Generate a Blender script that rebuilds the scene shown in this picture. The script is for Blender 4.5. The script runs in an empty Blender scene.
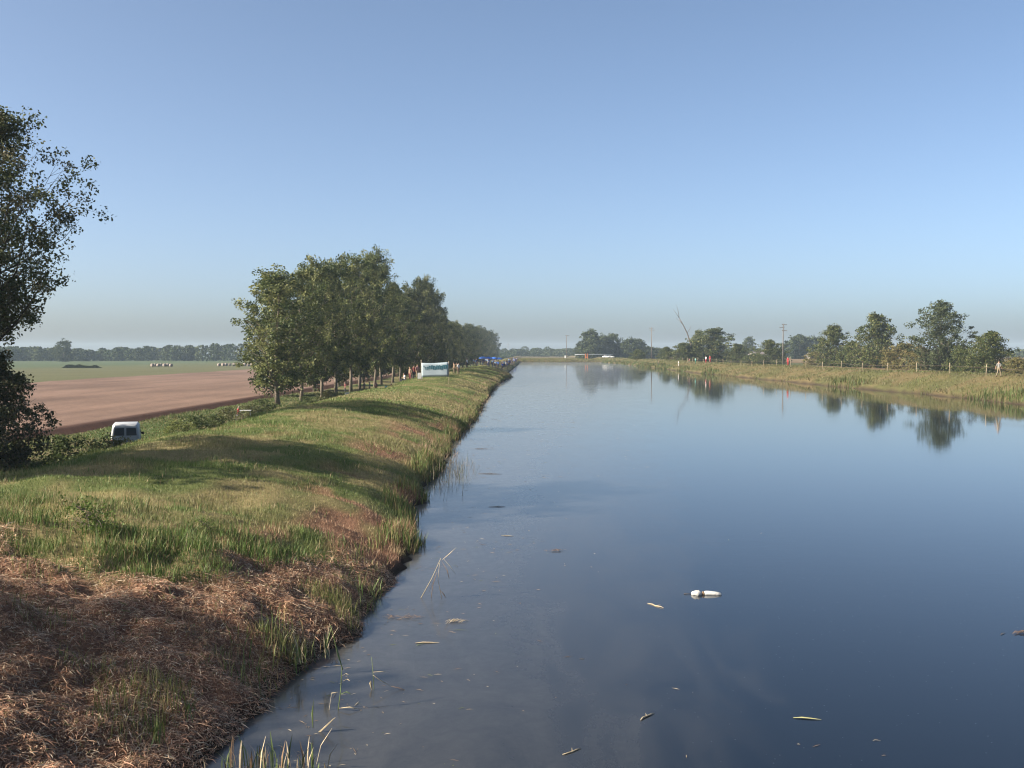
import bpy, math, random
import numpy as np
from mathutils import Vector, Matrix, Euler

# ------------------------------------------------------------------ camera, sky, sun, exposure
SC = bpy.context.scene
CAM_H = 4.6
FPX = 1060.0
cam_data = bpy.data.cameras.new('camera')
cam_data.sensor_width = 36.0
cam_data.lens = FPX / 1024 * 36.0
cam_data.clip_start = 0.1
cam_data.clip_end = 12000
cam = bpy.data.objects.new('camera', cam_data)
SC.collection.objects.link(cam)
cam.location = (0, 0, CAM_H)
cam.rotation_euler = Euler((math.radians(90 - 1.675), 0, math.radians(0.973)), 'XYZ')
SC.camera = cam
CAMR = cam.rotation_euler.to_matrix()

SUN_EL = math.radians(31.0)
SUN_BACK = math.radians(18.0)           # sun stands to the left, a little behind the viewer
sun_dir = Vector((-math.cos(SUN_EL) * math.cos(SUN_BACK), -math.cos(SUN_EL) * math.sin(SUN_BACK), math.sin(SUN_EL)))
world = bpy.data.worlds.new('World')
SC.world = world
world.use_nodes = True
wn = world.node_tree
for n in list(wn.nodes):
    wn.nodes.remove(n)
sky = wn.nodes.new('ShaderNodeTexSky')
sky.sky_type = 'NISHITA'
sky.sun_disc = False
sky.sun_elevation = SUN_EL
sky.sun_rotation = math.atan2(sun_dir.x, sun_dir.y)
sky.altitude = 0
sky.air_density = 0.5
sky.dust_density = 2.4
sky.ozone_density = 1.1
bg = wn.nodes.new('ShaderNodeBackground')
bg.inputs['Strength'].default_value = 0.085
wo = wn.nodes.new('ShaderNodeOutputWorld')
wb = wn.nodes.new('ShaderNodeMix'); wb.data_type = 'RGBA'; wb.blend_type = 'MULTIPLY'; wb.inputs[0].default_value = 1.0   # even white balance
wb.inputs[7].default_value = (0.95, 0.985, 0.94, 1)
wn.links.new(sky.outputs[0], wb.inputs[6])
wn.links.new(wb.outputs[2], bg.inputs[0])
wn.links.new(bg.outputs[0], wo.inputs[0])

sl = bpy.data.lights.new('sun', 'SUN')
sl.energy = 4.8
sl.angle = math.radians(0.55)
sl.color = (1.0, 0.88, 0.73)
sun = bpy.data.objects.new('sun', sl)
SC.collection.objects.link(sun)
sun.rotation_euler = sun_dir.to_track_quat('Z', 'Y').to_euler()
sun.location = (-60, -20, 60)

SC.view_settings.view_transform = 'Standard'
SC.view_settings.look = 'None'
SC.view_settings.exposure = 1.57
SC.view_settings.gamma = 1.0
SC.view_settings.use_curve_mapping = False
SC.render.engine = 'CYCLES'
cy = SC.cycles
cy.use_denoising = True
cy.max_bounces = 6
cy.diffuse_bounces = 3
cy.glossy_bounces = 3
cy.transmission_bounces = 3
cy.volume_bounces = 1
cy.transparent_max_bounces = 6
cy.use_fast_gi = False
cy.filter_width = 1.15
cy.sample_clamp_indirect = 4.0

# ------------------------------------------------------------------ helpers
COL = SC.collection
RNG = np.random.default_rng(7)
random.seed(7)

def ray(px, py):
    return CAMR @ Vector(((px - 512) / FPX, -(py - 384) / FPX, -1.0))

def at(px, py, z):
    """the point at height z that is seen at a pixel"""
    d = ray(px, py)
    return Vector((0, 0, CAM_H)) + d * ((z - CAM_H) / d.z)

def at_depth(px, y):
    """ground x of a pixel column at distance y along the canal"""
    d = ray(px, 353)
    return d.x / d.y * y

def zpix(py, y):
    return CAM_H - (py - 353.0) / FPX * y

def tag(o, label=None, cat=None, group=None, kind=None):
    if label: o['label'] = label
    if cat: o['category'] = cat
    if group: o['group'] = group
    if kind: o['kind'] = kind
    return o

def link(o, parent=None):
    COL.objects.link(o)
    if parent is not None:
        o.parent = parent
    return o

def empty(name, loc=(0, 0, 0), rz=0.0):
    o = bpy.data.objects.new(name, None)
    o.empty_display_size = 0.3
    o.location = loc
    o.rotation_euler = (0, 0, rz)
    COL.objects.link(o)
    return o

def np_mesh(name, verts, faces_flat, loop_tot, mat, col=None, smooth=False, albedo=0.70):
    """verts (N,3); faces_flat loop vertex indices; loop_tot per-face counts"""
    me = bpy.data.meshes.new(name)
    n = len(verts)
    me.vertices.add(n)
    me.vertices.foreach_set('co', np.asarray(verts, dtype=np.float32).ravel())
    lt = np.asarray(loop_tot, dtype=np.int32)
    me.loops.add(len(faces_flat))
    me.loops.foreach_set('vertex_index', np.asarray(faces_flat, dtype=np.int32))
    me.polygons.add(len(lt))
    ls = np.zeros(len(lt), dtype=np.int32)
    ls[1:] = np.cumsum(lt)[:-1]
    me.polygons.foreach_set('loop_start', ls)
    me.polygons.foreach_set('loop_total', lt)
    if smooth:
        me.polygons.foreach_set('use_smooth', np.ones(len(lt), dtype=bool))
    me.update(calc_edges=True)
    if col is not None:
        a = me.attributes.new('col', 'FLOAT_COLOR', 'POINT')
        c = np.ones((n, 4), dtype=np.float32)
        c[:, :3] = np.asarray(col) * albedo
        a.data.foreach_set('color', c.ravel())
    if mat is not None:
        me.materials.append(mat)
    return me

class MB:
    """collects boxes, tubes and lofts into one mesh"""
    def __init__(self):
        self.v = []; self.f = []; self.m = []
    def add(self, verts, faces, mi=0):
        b = len(self.v)
        self.v.extend([tuple(p) for p in verts])
        for f in faces:
            self.f.append(tuple(i + b for i in f)); self.m.append(mi)
    def box(self, c, s, mi=0, rot=None):
        hx, hy, hz = s[0] / 2, s[1] / 2, s[2] / 2
        vs = [Vector((x, y, z)) for z in (-hz, hz) for y in (-hy, hy) for x in (-hx, hx)]
        if rot is not None:
            vs = [rot @ p for p in vs]
        vs = [p + Vector(c) for p in vs]
        self.add(vs, [(0, 2, 3, 1), (4, 5, 7, 6), (0, 1, 5, 4), (2, 6, 7, 3), (0, 4, 6, 2), (1, 3, 7, 5)], mi)
    def tube(self, pts, rad, n=6, mi=0, cap=True):
        pts = [Vector(p) for p in pts]
        if not hasattr(rad, '__len__'):
            rad = [rad] * len(pts)
        vs = []
        up = Vector((0.13, 0.31, 0.94))
        for i, p in enumerate(pts):
            d = (pts[min(i + 1, len(pts) - 1)] - pts[max(i - 1, 0)])
            if d.length < 1e-9: d = Vector((0, 0, 1))
            d.normalize()
            u = d.cross(up)
            if u.length < 0.05: u = d.cross(Vector((1, 0, 0)))
            u.normalize()
            w = d.cross(u)
            for k in range(n):
                a = 2 * math.pi * k / n
                vs.append(p + (u * math.cos(a) + w * math.sin(a)) * rad[i])
        fs = []
        for i in range(len(pts) - 1):
            for k in range(n):
                k2 = (k + 1) % n
                fs.append((i * n + k, i * n + k2, (i + 1) * n + k2, (i + 1) * n + k))
        if cap:
            fs.append(tuple(range(n - 1, -1, -1)))
            b = (len(pts) - 1) * n
            fs.append(tuple(b + k for k in range(n)))
        self.add(vs, fs, mi)
    def loft(self, rings, mi=0, cap=True):
        n = len(rings[0])
        vs = [p for r in rings for p in r]
        fs = []
        for i in range(len(rings) - 1):
            for k in range(n):
                k2 = (k + 1) % n
                fs.append((i * n + k, i * n + k2, (i + 1) * n + k2, (i + 1) * n + k))
        if cap:
            fs.append(tuple(range(n - 1, -1, -1)))
            b = (len(rings) - 1) * n
            fs.append(tuple(b + k for k in range(n)))
        self.add(vs, fs, mi)
    def mesh(self, name, mats, smooth=False):
        me = bpy.data.meshes.new(name)
        me.from_pydata([tuple(p) for p in self.v], [], self.f)
        for m in (mats if isinstance(mats, (list, tuple)) else [mats]):
            me.materials.append(m)
        me.polygons.foreach_set('material_index', self.m)
        if smooth:
            me.polygons.foreach_set('use_smooth', [True] * len(self.f))
        me.update()
        return me
    def build(self, name, mats, parent=None, smooth=False):
        return link(bpy.data.objects.new(name, self.mesh(name, mats, smooth)), parent)

def bevel(o, w=0.02, seg=2):
    m = o.modifiers.new('bevel', 'BEVEL'); m.width = w; m.segments = seg; m.limit_method = 'ANGLE'
    return o

# value noise -------------------------------------------------------
def _hash(ix, iy, seed):
    h = (ix.astype(np.int64) * 374761393 + iy.astype(np.int64) * 668265263 + seed * 974634541) & 0xffffffff
    h = ((h ^ (h >> 13)) * 1274126177) & 0xffffffff
    h = h ^ (h >> 16)
    return (h & 0xffff) / 65535.0

def vnoise(x, y, scale, seed=0):
    x = np.asarray(x, dtype=np.float64) / scale; y = np.asarray(y, dtype=np.float64) / scale
    ix = np.floor(x); iy = np.floor(y)
    fx = x - ix; fy = y - iy
    fx = fx * fx * (3 - 2 * fx); fy = fy * fy * (3 - 2 * fy)
    a = _hash(ix, iy, seed); b = _hash(ix + 1, iy, seed); c = _hash(ix, iy + 1, seed); d = _hash(ix + 1, iy + 1, seed)
    return (a * (1 - fx) + b * fx) * (1 - fy) + (c * (1 - fx) + d * fx) * fy

def sstep(a, b, x):
    t = np.clip((np.asarray(x, dtype=np.float64) - a) / (b - a), 0, 1)
    return t * t * (3 - 2 * t)

# ------------------------------------------------------------------ materials
def new_mat(name):
    m = bpy.data.materials.new(name)
    m.use_nodes = True
    nt = m.node_tree
    for n in list(nt.nodes): nt.nodes.remove(n)
    out = nt.nodes.new('ShaderNodeOutputMaterial')
    return m, nt, out

def N(nt, kind, **kw):
    n = nt.nodes.new(kind)
    for k, v in kw.items():
        if k in n.inputs.keys():
            n.inputs[k].default_value = v
        else:
            setattr(n, k, v)
    return n

def mat_plain(name, rgb, rough=0.6, var=0.15, scale=6.0, metal=0.0, bump=0.0, spec=0.4):
    rgb = tuple(c * 0.74 for c in rgb)
    m, nt, out = new_mat(name)
    p = nt.nodes.new('ShaderNodeBsdfPrincipled')
    p.inputs['Roughness'].default_value = rough
    p.inputs['Metallic'].default_value = metal
    p.inputs['Specular IOR Level'].default_value = spec
    tc = nt.nodes.new('ShaderNodeTexCoord')
    nz = N(nt, 'ShaderNodeTexNoise', Scale=scale, Detail=4.0)
    nt.links.new(tc.outputs['Object'], nz.inputs['Vector'])
    ramp = nt.nodes.new('ShaderNodeValToRGB')
    ramp.color_ramp.elements[0].position = 0.3
    ramp.color_ramp.elements[1].position = 0.75
    ramp.color_ramp.elements[0].color = tuple(c * (1 - var) for c in rgb) + (1,)
    ramp.color_ramp.elements[1].color = tuple(min(1, c * (1 + var)) for c in rgb) + (1,)
    nt.links.new(nz.outputs['Fac'], ramp.inputs[0])
    nt.links.new(ramp.outputs[0], p.inputs['Base Color'])
    if bump > 0:
        b = N(nt, 'ShaderNodeBump', Strength=bump, Distance=0.02)
        nt.links.new(nz.outputs['Fac'], b.inputs['Height'])
        nt.links.new(b.outputs[0], p.inputs['Normal'])
    nt.links.new(p.outputs[0], out.inputs[0])
    return m

def mat_leaf(name, tint=(1, 1, 1), trans=0.3, rough=0.55, spec=0.3):
    m, nt, out = new_mat(name)
    at_ = nt.nodes.new('ShaderNodeAttribute'); at_.attribute_name = 'col'
    mul = nt.nodes.new('ShaderNodeMix'); mul.data_type = 'RGBA'; mul.blend_type = 'MULTIPLY'
    mul.inputs[0].default_value = 1.0
    nt.links.new(at_.outputs['Color'], mul.inputs[6])
    mul.inputs[7].default_value = tuple(tint) + (1,)
    p = nt.nodes.new('ShaderNodeBsdfPrincipled')
    p.inputs['Roughness'].default_value = rough
    p.inputs['Specular IOR Level'].default_value = spec
    t = nt.nodes.new('ShaderNodeBsdfTranslucent')
    mx = nt.nodes.new('ShaderNodeMixShader'); mx.inputs[0].default_value = trans
    nt.links.new(mul.outputs[2], p.inputs['Base Color'])
    nt.links.new(mul.outputs[2], t.inputs['Color'])
    nt.links.new(p.outputs[0], mx.inputs[1]); nt.links.new(t.outputs[0], mx.inputs[2])
    nt.links.new(mx.outputs[0], out.inputs[0])
    return m

def mat_ground():
    m, nt, out = new_mat('ground_soil_and_turf')
    a = nt.nodes.new('ShaderNodeAttribute'); a.attribute_name = 'col'
    tc = nt.nodes.new('ShaderNodeTexCoord')
    n1 = N(nt, 'ShaderNodeTexNoise', Scale=0.9, Detail=8.0, Roughness=0.7)
    n2 = N(nt, 'ShaderNodeTexNoise', Scale=22.0, Detail=5.0, Roughness=0.7)
    n3 = N(nt, 'ShaderNodeTexNoise', Scale=0.05, Detail=6.0, Roughness=0.6)
    for n in (n1, n2, n3): nt.links.new(tc.outputs['Object'], n.inputs['Vector'])
    def rng(n, lo, hi):
        r = N(nt, 'ShaderNodeMapRange'); r.inputs[1].default_value = 0.25; r.inputs[2].default_value = 0.75
        r.inputs[3].default_value = lo; r.inputs[4].default_value = hi
        nt.links.new(n.outputs['Fac'], r.inputs[0]); return r
    r1, r2, r3 = rng(n1, 0.75, 1.25), rng(n2, 0.6, 1.4), rng(n3, 0.88, 1.12)
    m1 = N(nt, 'ShaderNodeMath', operation='MULTIPLY'); nt.links.new(r1.outputs[0], m1.inputs[0]); nt.links.new(r2.outputs[0], m1.inputs[1])
    m2 = N(nt, 'ShaderNodeMath', operation='MULTIPLY'); nt.links.new(m1.outputs[0], m2.inputs[0]); nt.links.new(r3.outputs[0], m2.inputs[1])
    mul = nt.nodes.new('ShaderNodeVectorMath'); mul.operation = 'SCALE'
    nt.links.new(a.outputs['Color'], mul.inputs[0]); nt.links.new(m2.outputs[0], mul.inputs['Scale'])
    p = nt.nodes.new('ShaderNodeBsdfPrincipled')
    p.inputs['Roughness'].default_value = 0.95; p.inputs['Specular IOR Level'].default_value = 0.1
    nt.links.new(mul.outputs[0], p.inputs['Base Color'])
    b = N(nt, 'ShaderNodeBump', Strength=0.7, Distance=0.06)
    nt.links.new(n2.outputs['Fac'], b.inputs['Height']); nt.links.new(b.outputs[0], p.inputs['Normal'])
    nt.links.new(p.outputs[0], out.inputs[0])
    return m

def mat_water():
    m, nt, out = new_mat('canal_water')
    tc = nt.nodes.new('ShaderNodeTexCoord')
    # ripples: long gentle swell plus fine wind ripple in drifting patches
    mp = N(nt, 'ShaderNodeMapping'); mp.inputs['Scale'].default_value = (0.55, 1.0, 1.0)
    nt.links.new(tc.outputs['Object'], mp.inputs['Vector'])
    w1 = N(nt, 'ShaderNodeTexNoise', Scale=1.6, Detail=3.0)
    w2 = N(nt, 'ShaderNodeTexNoise', Scale=7.0, Detail=3.0)
    nt.links.new(mp.outputs[0], w1.inputs['Vector']); nt.links.new(mp.outputs[0], w2.inputs['Vector'])
    pm = N(nt, 'ShaderNodeMapping'); pm.inputs['Scale'].default_value = (0.09, 0.04, 1.0)
    nt.links.new(tc.outputs['Object'], pm.inputs['Vector'])
    pn = N(nt, 'ShaderNodeTexNoise', Scale=1.0, Detail=3.0); nt.links.new(pm.outputs[0], pn.inputs['Vector'])
    pr = N(nt, 'ShaderNodeMapRange'); pr.inputs[1].default_value = 0.45; pr.inputs[2].default_value = 0.65
    pr.inputs[3].default_value = 0.15; pr.inputs[4].default_value = 1.0
    nt.links.new(pn.outputs['Fac'], pr.inputs[0])
    wm = N(nt, 'ShaderNodeMath', operation='MULTIPLY'); nt.links.new(w2.outputs['Fac'], wm.inputs[0]); nt.links.new(pr.outputs[0], wm.inputs[1])
    wa = N(nt, 'ShaderNodeMath', operation='MULTIPLY_ADD'); nt.links.new(w1.outputs['Fac'], wa.inputs[0]); wa.inputs[1].default_value = 0.8
    nt.links.new(wm.outputs[0], wa.inputs[2])
    bp = N(nt, 'ShaderNodeBump', Strength=0.065, Distance=0.02)
    nt.links.new(wa.outputs[0], bp.inputs['Height'])
    # scum film: strong near the left bank, breaking up outwards in streaks
    sx = N(nt, 'ShaderNodeSeparateXYZ'); nt.links.new(tc.outputs['Object'], sx.inputs[0])
    near = N(nt, 'ShaderNodeMapRange'); near.inputs[1].default_value = -5.2; near.inputs[2].default_value = 4.0
    near.inputs[3].default_value = 0.58; near.inputs[4].default_value = -0.20
    q1 = N(nt, 'ShaderNodeMath', operation='MULTIPLY_ADD'); nt.links.new(sx.outputs['Y'], q1.inputs[0]); q1.inputs[1].default_value = -0.10; nt.links.new(sx.outputs['X'], q1.inputs[2])
    nt.links.new(q1.outputs[0], near.inputs[0])
    fm = N(nt, 'ShaderNodeMapping'); fm.inputs['Scale'].default_value = (0.9, 0.30, 1.0); fm.inputs['Rotation'].default_value = (0, 0, 0.5)
    nt.links.new(tc.outputs['Object'], fm.inputs['Vector'])
    fn = N(nt, 'ShaderNodeTexNoise', Scale=0.8, Detail=9.0, Roughness=0.68, Distortion=1.2); nt.links.new(fm.outputs[0], fn.inputs['Vector'])
    fs = N(nt, 'ShaderNodeTexNoise', Scale=3.0, Detail=10.0, Roughness=0.8, Distortion=0.8); nt.links.new(tc.outputs['Object'], fs.inputs['Vector'])
    fsr = N(nt, 'ShaderNodeMapRange'); fsr.inputs[1].default_value = 0.25; fsr.inputs[2].default_value = 0.70; fsr.inputs[3].default_value = 0.62
    nt.links.new(fs.outputs['Fac'], fsr.inputs[0])
    fnr = N(nt, 'ShaderNodeMapRange'); fnr.inputs[1].default_value = 0.0; fnr.inputs[2].default_value = 1.0; fnr.inputs[3].default_value = 0.27; fnr.inputs[4].default_value = 0.77
    nt.links.new(fn.outputs['Fac'], fnr.inputs[0])
    add = N(nt, 'ShaderNodeMath', operation='ADD'); nt.links.new(fnr.outputs[0], add.inputs[0]); nt.links.new(near.outputs[0], add.inputs[1])
    fr = N(nt, 'ShaderNodeMapRange'); fr.inputs[1].default_value = 0.50; fr.inputs[2].default_value = 1.10
    fr.inputs[3].default_value = 0.0; fr.inputs[4].default_value = 0.42
    nt.links.new(add.outputs[0], fr.inputs[0])
    ff = N(nt, 'ShaderNodeMath', operation='MULTIPLY'); nt.links.new(fr.outputs[0], ff.inputs[0]); nt.links.new(fsr.outputs[0], ff.inputs[1])
    # specks of dust and seed floating everywhere
    vo = N(nt, 'ShaderNodeTexVoronoi', Scale=5.5); nt.links.new(tc.outputs['Object'], vo.inputs['Vector'])
    vl = N(nt, 'ShaderNodeMath', operation='LESS_THAN'); nt.links.new(vo.outputs['Distance'], vl.inputs[0]); vl.inputs[1].default_value = 0.05
    vm = N(nt, 'ShaderNodeMath', operation='MULTIPLY'); nt.links.new(vl.outputs[0], vm.inputs[0]); vm.inputs[1].default_value = 0.22
    fx = N(nt, 'ShaderNodeMath', operation='MAXIMUM'); nt.links.new(ff.outputs[0], fx.inputs[0]); nt.links.new(vm.outputs[0], fx.inputs[1])
    p = nt.nodes.new('ShaderNodeBsdfPrincipled')
    p.inputs['Base Color'].default_value = (0.004, 0.007, 0.012, 1)
    p.inputs['Roughness'].default_value = 0.04
    p.inputs['IOR'].default_value = 1.34
    nt.links.new(bp.outputs[0], p.inputs['Normal'])
    d = nt.nodes.new('ShaderNodeBsdfPrincipled')
    d.inputs['Base Color'].default_value = (0.135, 0.13, 0.115, 1); d.inputs['Roughness'].default_value = 0.3
    d.inputs['Specular IOR Level'].default_value = 0.5
    mx = nt.nodes.new('ShaderNodeMixShader')
    nt.links.new(fx.outputs[0], mx.inputs[0]); nt.links.new(p.outputs[0], mx.inputs[1]); nt.links.new(d.outputs[0], mx.inputs[2])
    nt.links.new(mx.outputs[0], out.inputs[0])
    return m

M_GROUND = mat_ground()
M_WATER = mat_water()
M_GRASS = mat_leaf('grass_blades', trans=0.28, rough=0.6)
M_STRAW = mat_leaf('mown_straw', trans=0.12, rough=0.6, spec=0.25)
M_LEAF = mat_leaf('tree_leaves', trans=0.28, rough=0.55, spec=0.2)
M_FARLEAF = mat_leaf('far_leaves', trans=0.2, rough=0.7, spec=0.1)
M_BARK = mat_plain('grey_bark', (0.17, 0.14, 0.105), 0.9, 0.35, 9, bump=0.6)
M_DARKBARK = mat_plain('dark_bark', (0.075, 0.06, 0.045), 0.9, 0.35, 9, bump=0.6)
M_DEADWOOD = mat_plain('dead_wood', (0.12, 0.10, 0.085), 0.9, 0.25, 5, bump=0.4)
M_POLE = mat_plain('weathered_wood', (0.15, 0.13, 0.11), 0.85, 0.25, 12, bump=0.3)
M_PALEWOOD = mat_plain('pale_wood', (0.36, 0.30, 0.21), 0.8, 0.2, 14, bump=0.3)
M_WHITE = mat_plain('white_paint', (0.74, 0.74, 0.71), 0.35, 0.06, 3)
M_DIRTYWHITE = mat_plain('dirty_white_paint', (0.47, 0.49, 0.50), 0.4, 0.12, 3)
M_GLASS = mat_plain('dark_glass', (0.09, 0.10, 0.11), 0.08, 0.1, 2, spec=0.6)
M_RUBBER = mat_plain('black_rubber', (0.02, 0.02, 0.02), 0.8, 0.2, 10)
M_METAL = mat_plain('grey_metal', (0.32, 0.33, 0.34), 0.45, 0.15, 8, metal=0.4)
M_RED = mat_plain('red_plastic', (0.50, 0.03, 0.03), 0.4, 0.1, 6)
M_TEAL = mat_plain('teal_print', (0.015, 0.11, 0.15), 0.7, 0.15, 10)
M_BANNER = mat_plain('banner_cloth', (0.31, 0.385, 0.43), 0.75, 0.08, 1.2)
M_BLUECLOTH = mat_plain('blue_cloth', (0.03, 0.13, 0.48), 0.7, 0.2, 5)
M_ORANGE = mat_plain('orange_paint', (0.55, 0.18, 0.06), 0.6, 0.15, 4)
M_PALEPIPE = mat_plain('pale_pipe', (0.34, 0.38, 0.40), 0.5, 0.1, 4)
M_ROOF = mat_plain('grey_roof', (0.15, 0.135, 0.13), 0.8, 0.15, 3)
M_WALL = mat_plain('pale_wall', (0.34, 0.33, 0.32), 0.85, 0.1, 2)
M_BALE = mat_plain('pale_bale', (0.27, 0.22, 0.19), 0.9, 0.2, 9, bump=0.5)

# ------------------------------------------------------------------ terrain
SHL_Y = np.array([-80, 0, 9, 12.6, 13.7, 15.4, 18.3, 20.4, 22.0, 25.4, 27.2, 29.7, 34, 40, 55.4, 67.7, 92, 110, 152, 185, 203, 215, 250, 443, 560, 900.])
SHL_X = np.array([-3.9, -3.9, -3.9, -3.73, -3.6, -3.2, -3.0, -2.95, -2.6, -2.62, -2.95, -3.45, -3.45, -3.5, -3.9, -3.9, -4.1, -4.3, -4.7, -4.0, -3.4, -4.6, -5.0, -4.6, -5.2, -5.2])
SHR_Y = np.array([-80, 60, 95.6, 125, 152, 187, 238, 375, 513, 560, 900.])
SHR_X = np.array([46, 45.5, 44.5, 43.6, 41.9, 40.7, 38.6, 38.5, 35, 35, 35.])
PL_S = np.array([-60, -7, -1.5, -0.25, 0, 0.22, 0.55, 1.2, 2.2, 3.4, 5.0, 7.0, 8.8, 10.5, 15.5, 17.2, 19, 29.5, 30.6, 32.0, 32.6, 33.5, 40, 6000])
PL_Z = np.array([-2.5, -1.6, -.55, -.12, 0.02, 0.22, 0.42, 0.74, 1.08, 1.36, 1.58, 1.67, 1.64, 1.30, -.75, -1.12, -1.2, -1.25, -1.62, -1.66, -1.22, -1.14, -1.18, -1.2])
PR_T = np.array([-60, -7, -1.5, 0, .4, 2.5, 5.2, 6.5, 10, 13, 16, 22, 6000])
PR_Z = np.array([-2.5, -1.6, -.5, 0.02, .42, 1.15, 2.0, 2.12, 2.1, 1.5, .9, .8, .8])
PE_V = np.array([-60, -5, -1.5, 0, 1, 5, 10, 20, 6000])
PE_Z = np.array([-2.5, -1.5, -.5, 0.02, .4, 1.3, 1.5, 1.0, .8])

def y_end(x):
    return 528 + 0.25 * (np.asarray(x) - 15)

def shore_l(y): return np.interp(y, SHL_Y, SHL_X)
def shore_r(y): return np.interp(y, SHR_Y, SHR_X)

def s_left(x, y):
    s = shore_l(y) - x
    s0 = -3.45 - np.asarray(x, dtype=np.float64)
    k = sstep(3.5, 9, s0)
    wig = (vnoise(y, y * 0 + 3, 1.3, 5) - .5) * 0.55 + (vnoise(y, y * 0 + 9, 0.45, 6) - .5) * 0.22
    return (s + wig * sstep(160, 60, np.abs(y))) * (1 - k) + s0 * k

def height(x, y, detail=True):
    x = np.asarray(x, dtype=np.float64); y = np.asarray(y, dtype=np.float64)
    s = s_left(x, y)
    t = x - shore_r(y) + (vnoise(y, y * 0, 6, 15) - .5) * 1.4
    v = y - y_end(x) + (vnoise(x, x * 0, 9, 16) - .5) * 3
    zl = np.interp(s, PL_S, PL_Z)
    zr = np.interp(t, PR_T, PR_Z)
    ze = np.interp(v, PE_V, PE_Z) - np.clip((s - 6) * 0.25, 0, 5)
    z = np.maximum(np.maximum(zl, zr), ze)
    if detail:
        land = sstep(0.05, 0.5, z) * sstep(14, 9, s) * (x < 20)
        amp = 0.12 * sstep(45, 16, y) + 0.10
        z = z + land * amp * (vnoise(x, y, 1.1, 1) - .5)
        z = z + land * (0.11 * sstep(24, 15, y) + 0.04) * (vnoise(x, y, 0.42, 2) - .5)
        z = z + land * 0.10 * sstep(24, 15, y) * (vnoise(x, y, 0.2, 8) - .5)
        z = z + land * 0.34 * (vnoise(x * 0.7, y, 4.6, 3) - .5)
        # undulating far bank: small knolls along the crest
        z = z + land * sstep(60, 120, y) * 0.5 * (vnoise(x * 0.5, y, 17, 4) - .5)
        rough = sstep(-1.0, -1.1, z) * sstep(12, 17, s) * sstep(31, 29, s)
        z = z + rough * 0.25 * (vnoise(x, y, 2.5, 9) - .5)
        rl = sstep(0.2, 0.8, z) * (x > 20) * sstep(200, 80, x)
        z = z + rl * 0.35 * (vnoise(x, y, 3.0, 10) - .5)
    return z

def lines(*segs):
    out = []
    for a, b, d in segs:
        n = max(1, int(round((b - a) / d)))
        out.append(np.linspace(a, b, n, endpoint=False))
    out.append(np.array([segs[-1][1]]))
    return np.concatenate(out)

def geo(a, b, n):
    return np.geomspace(a, b, n)

gx = np.concatenate([-geo(2900, 112, 16), lines((-110, -42, 1.1), (-42, -14, .5), (-14, -9, .2), (-9, -2.2, .085), (-2.2, 33, 2.2), (33, 58, .42), (58, 110, 2.6)), geo(114, 2900, 16)])
gy = np.concatenate([-geo(700, 62, 8), lines((-60, 5, 2.5), (5, 25, .1), (25, 48, .22), (48, 110, .6), (110, 260, 1.5), (260, 570, 3.4)), geo(574, 2900, 24)])
GX, GY = np.meshgrid(gx, gy)
GZ = height(GX, GY)

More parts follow.
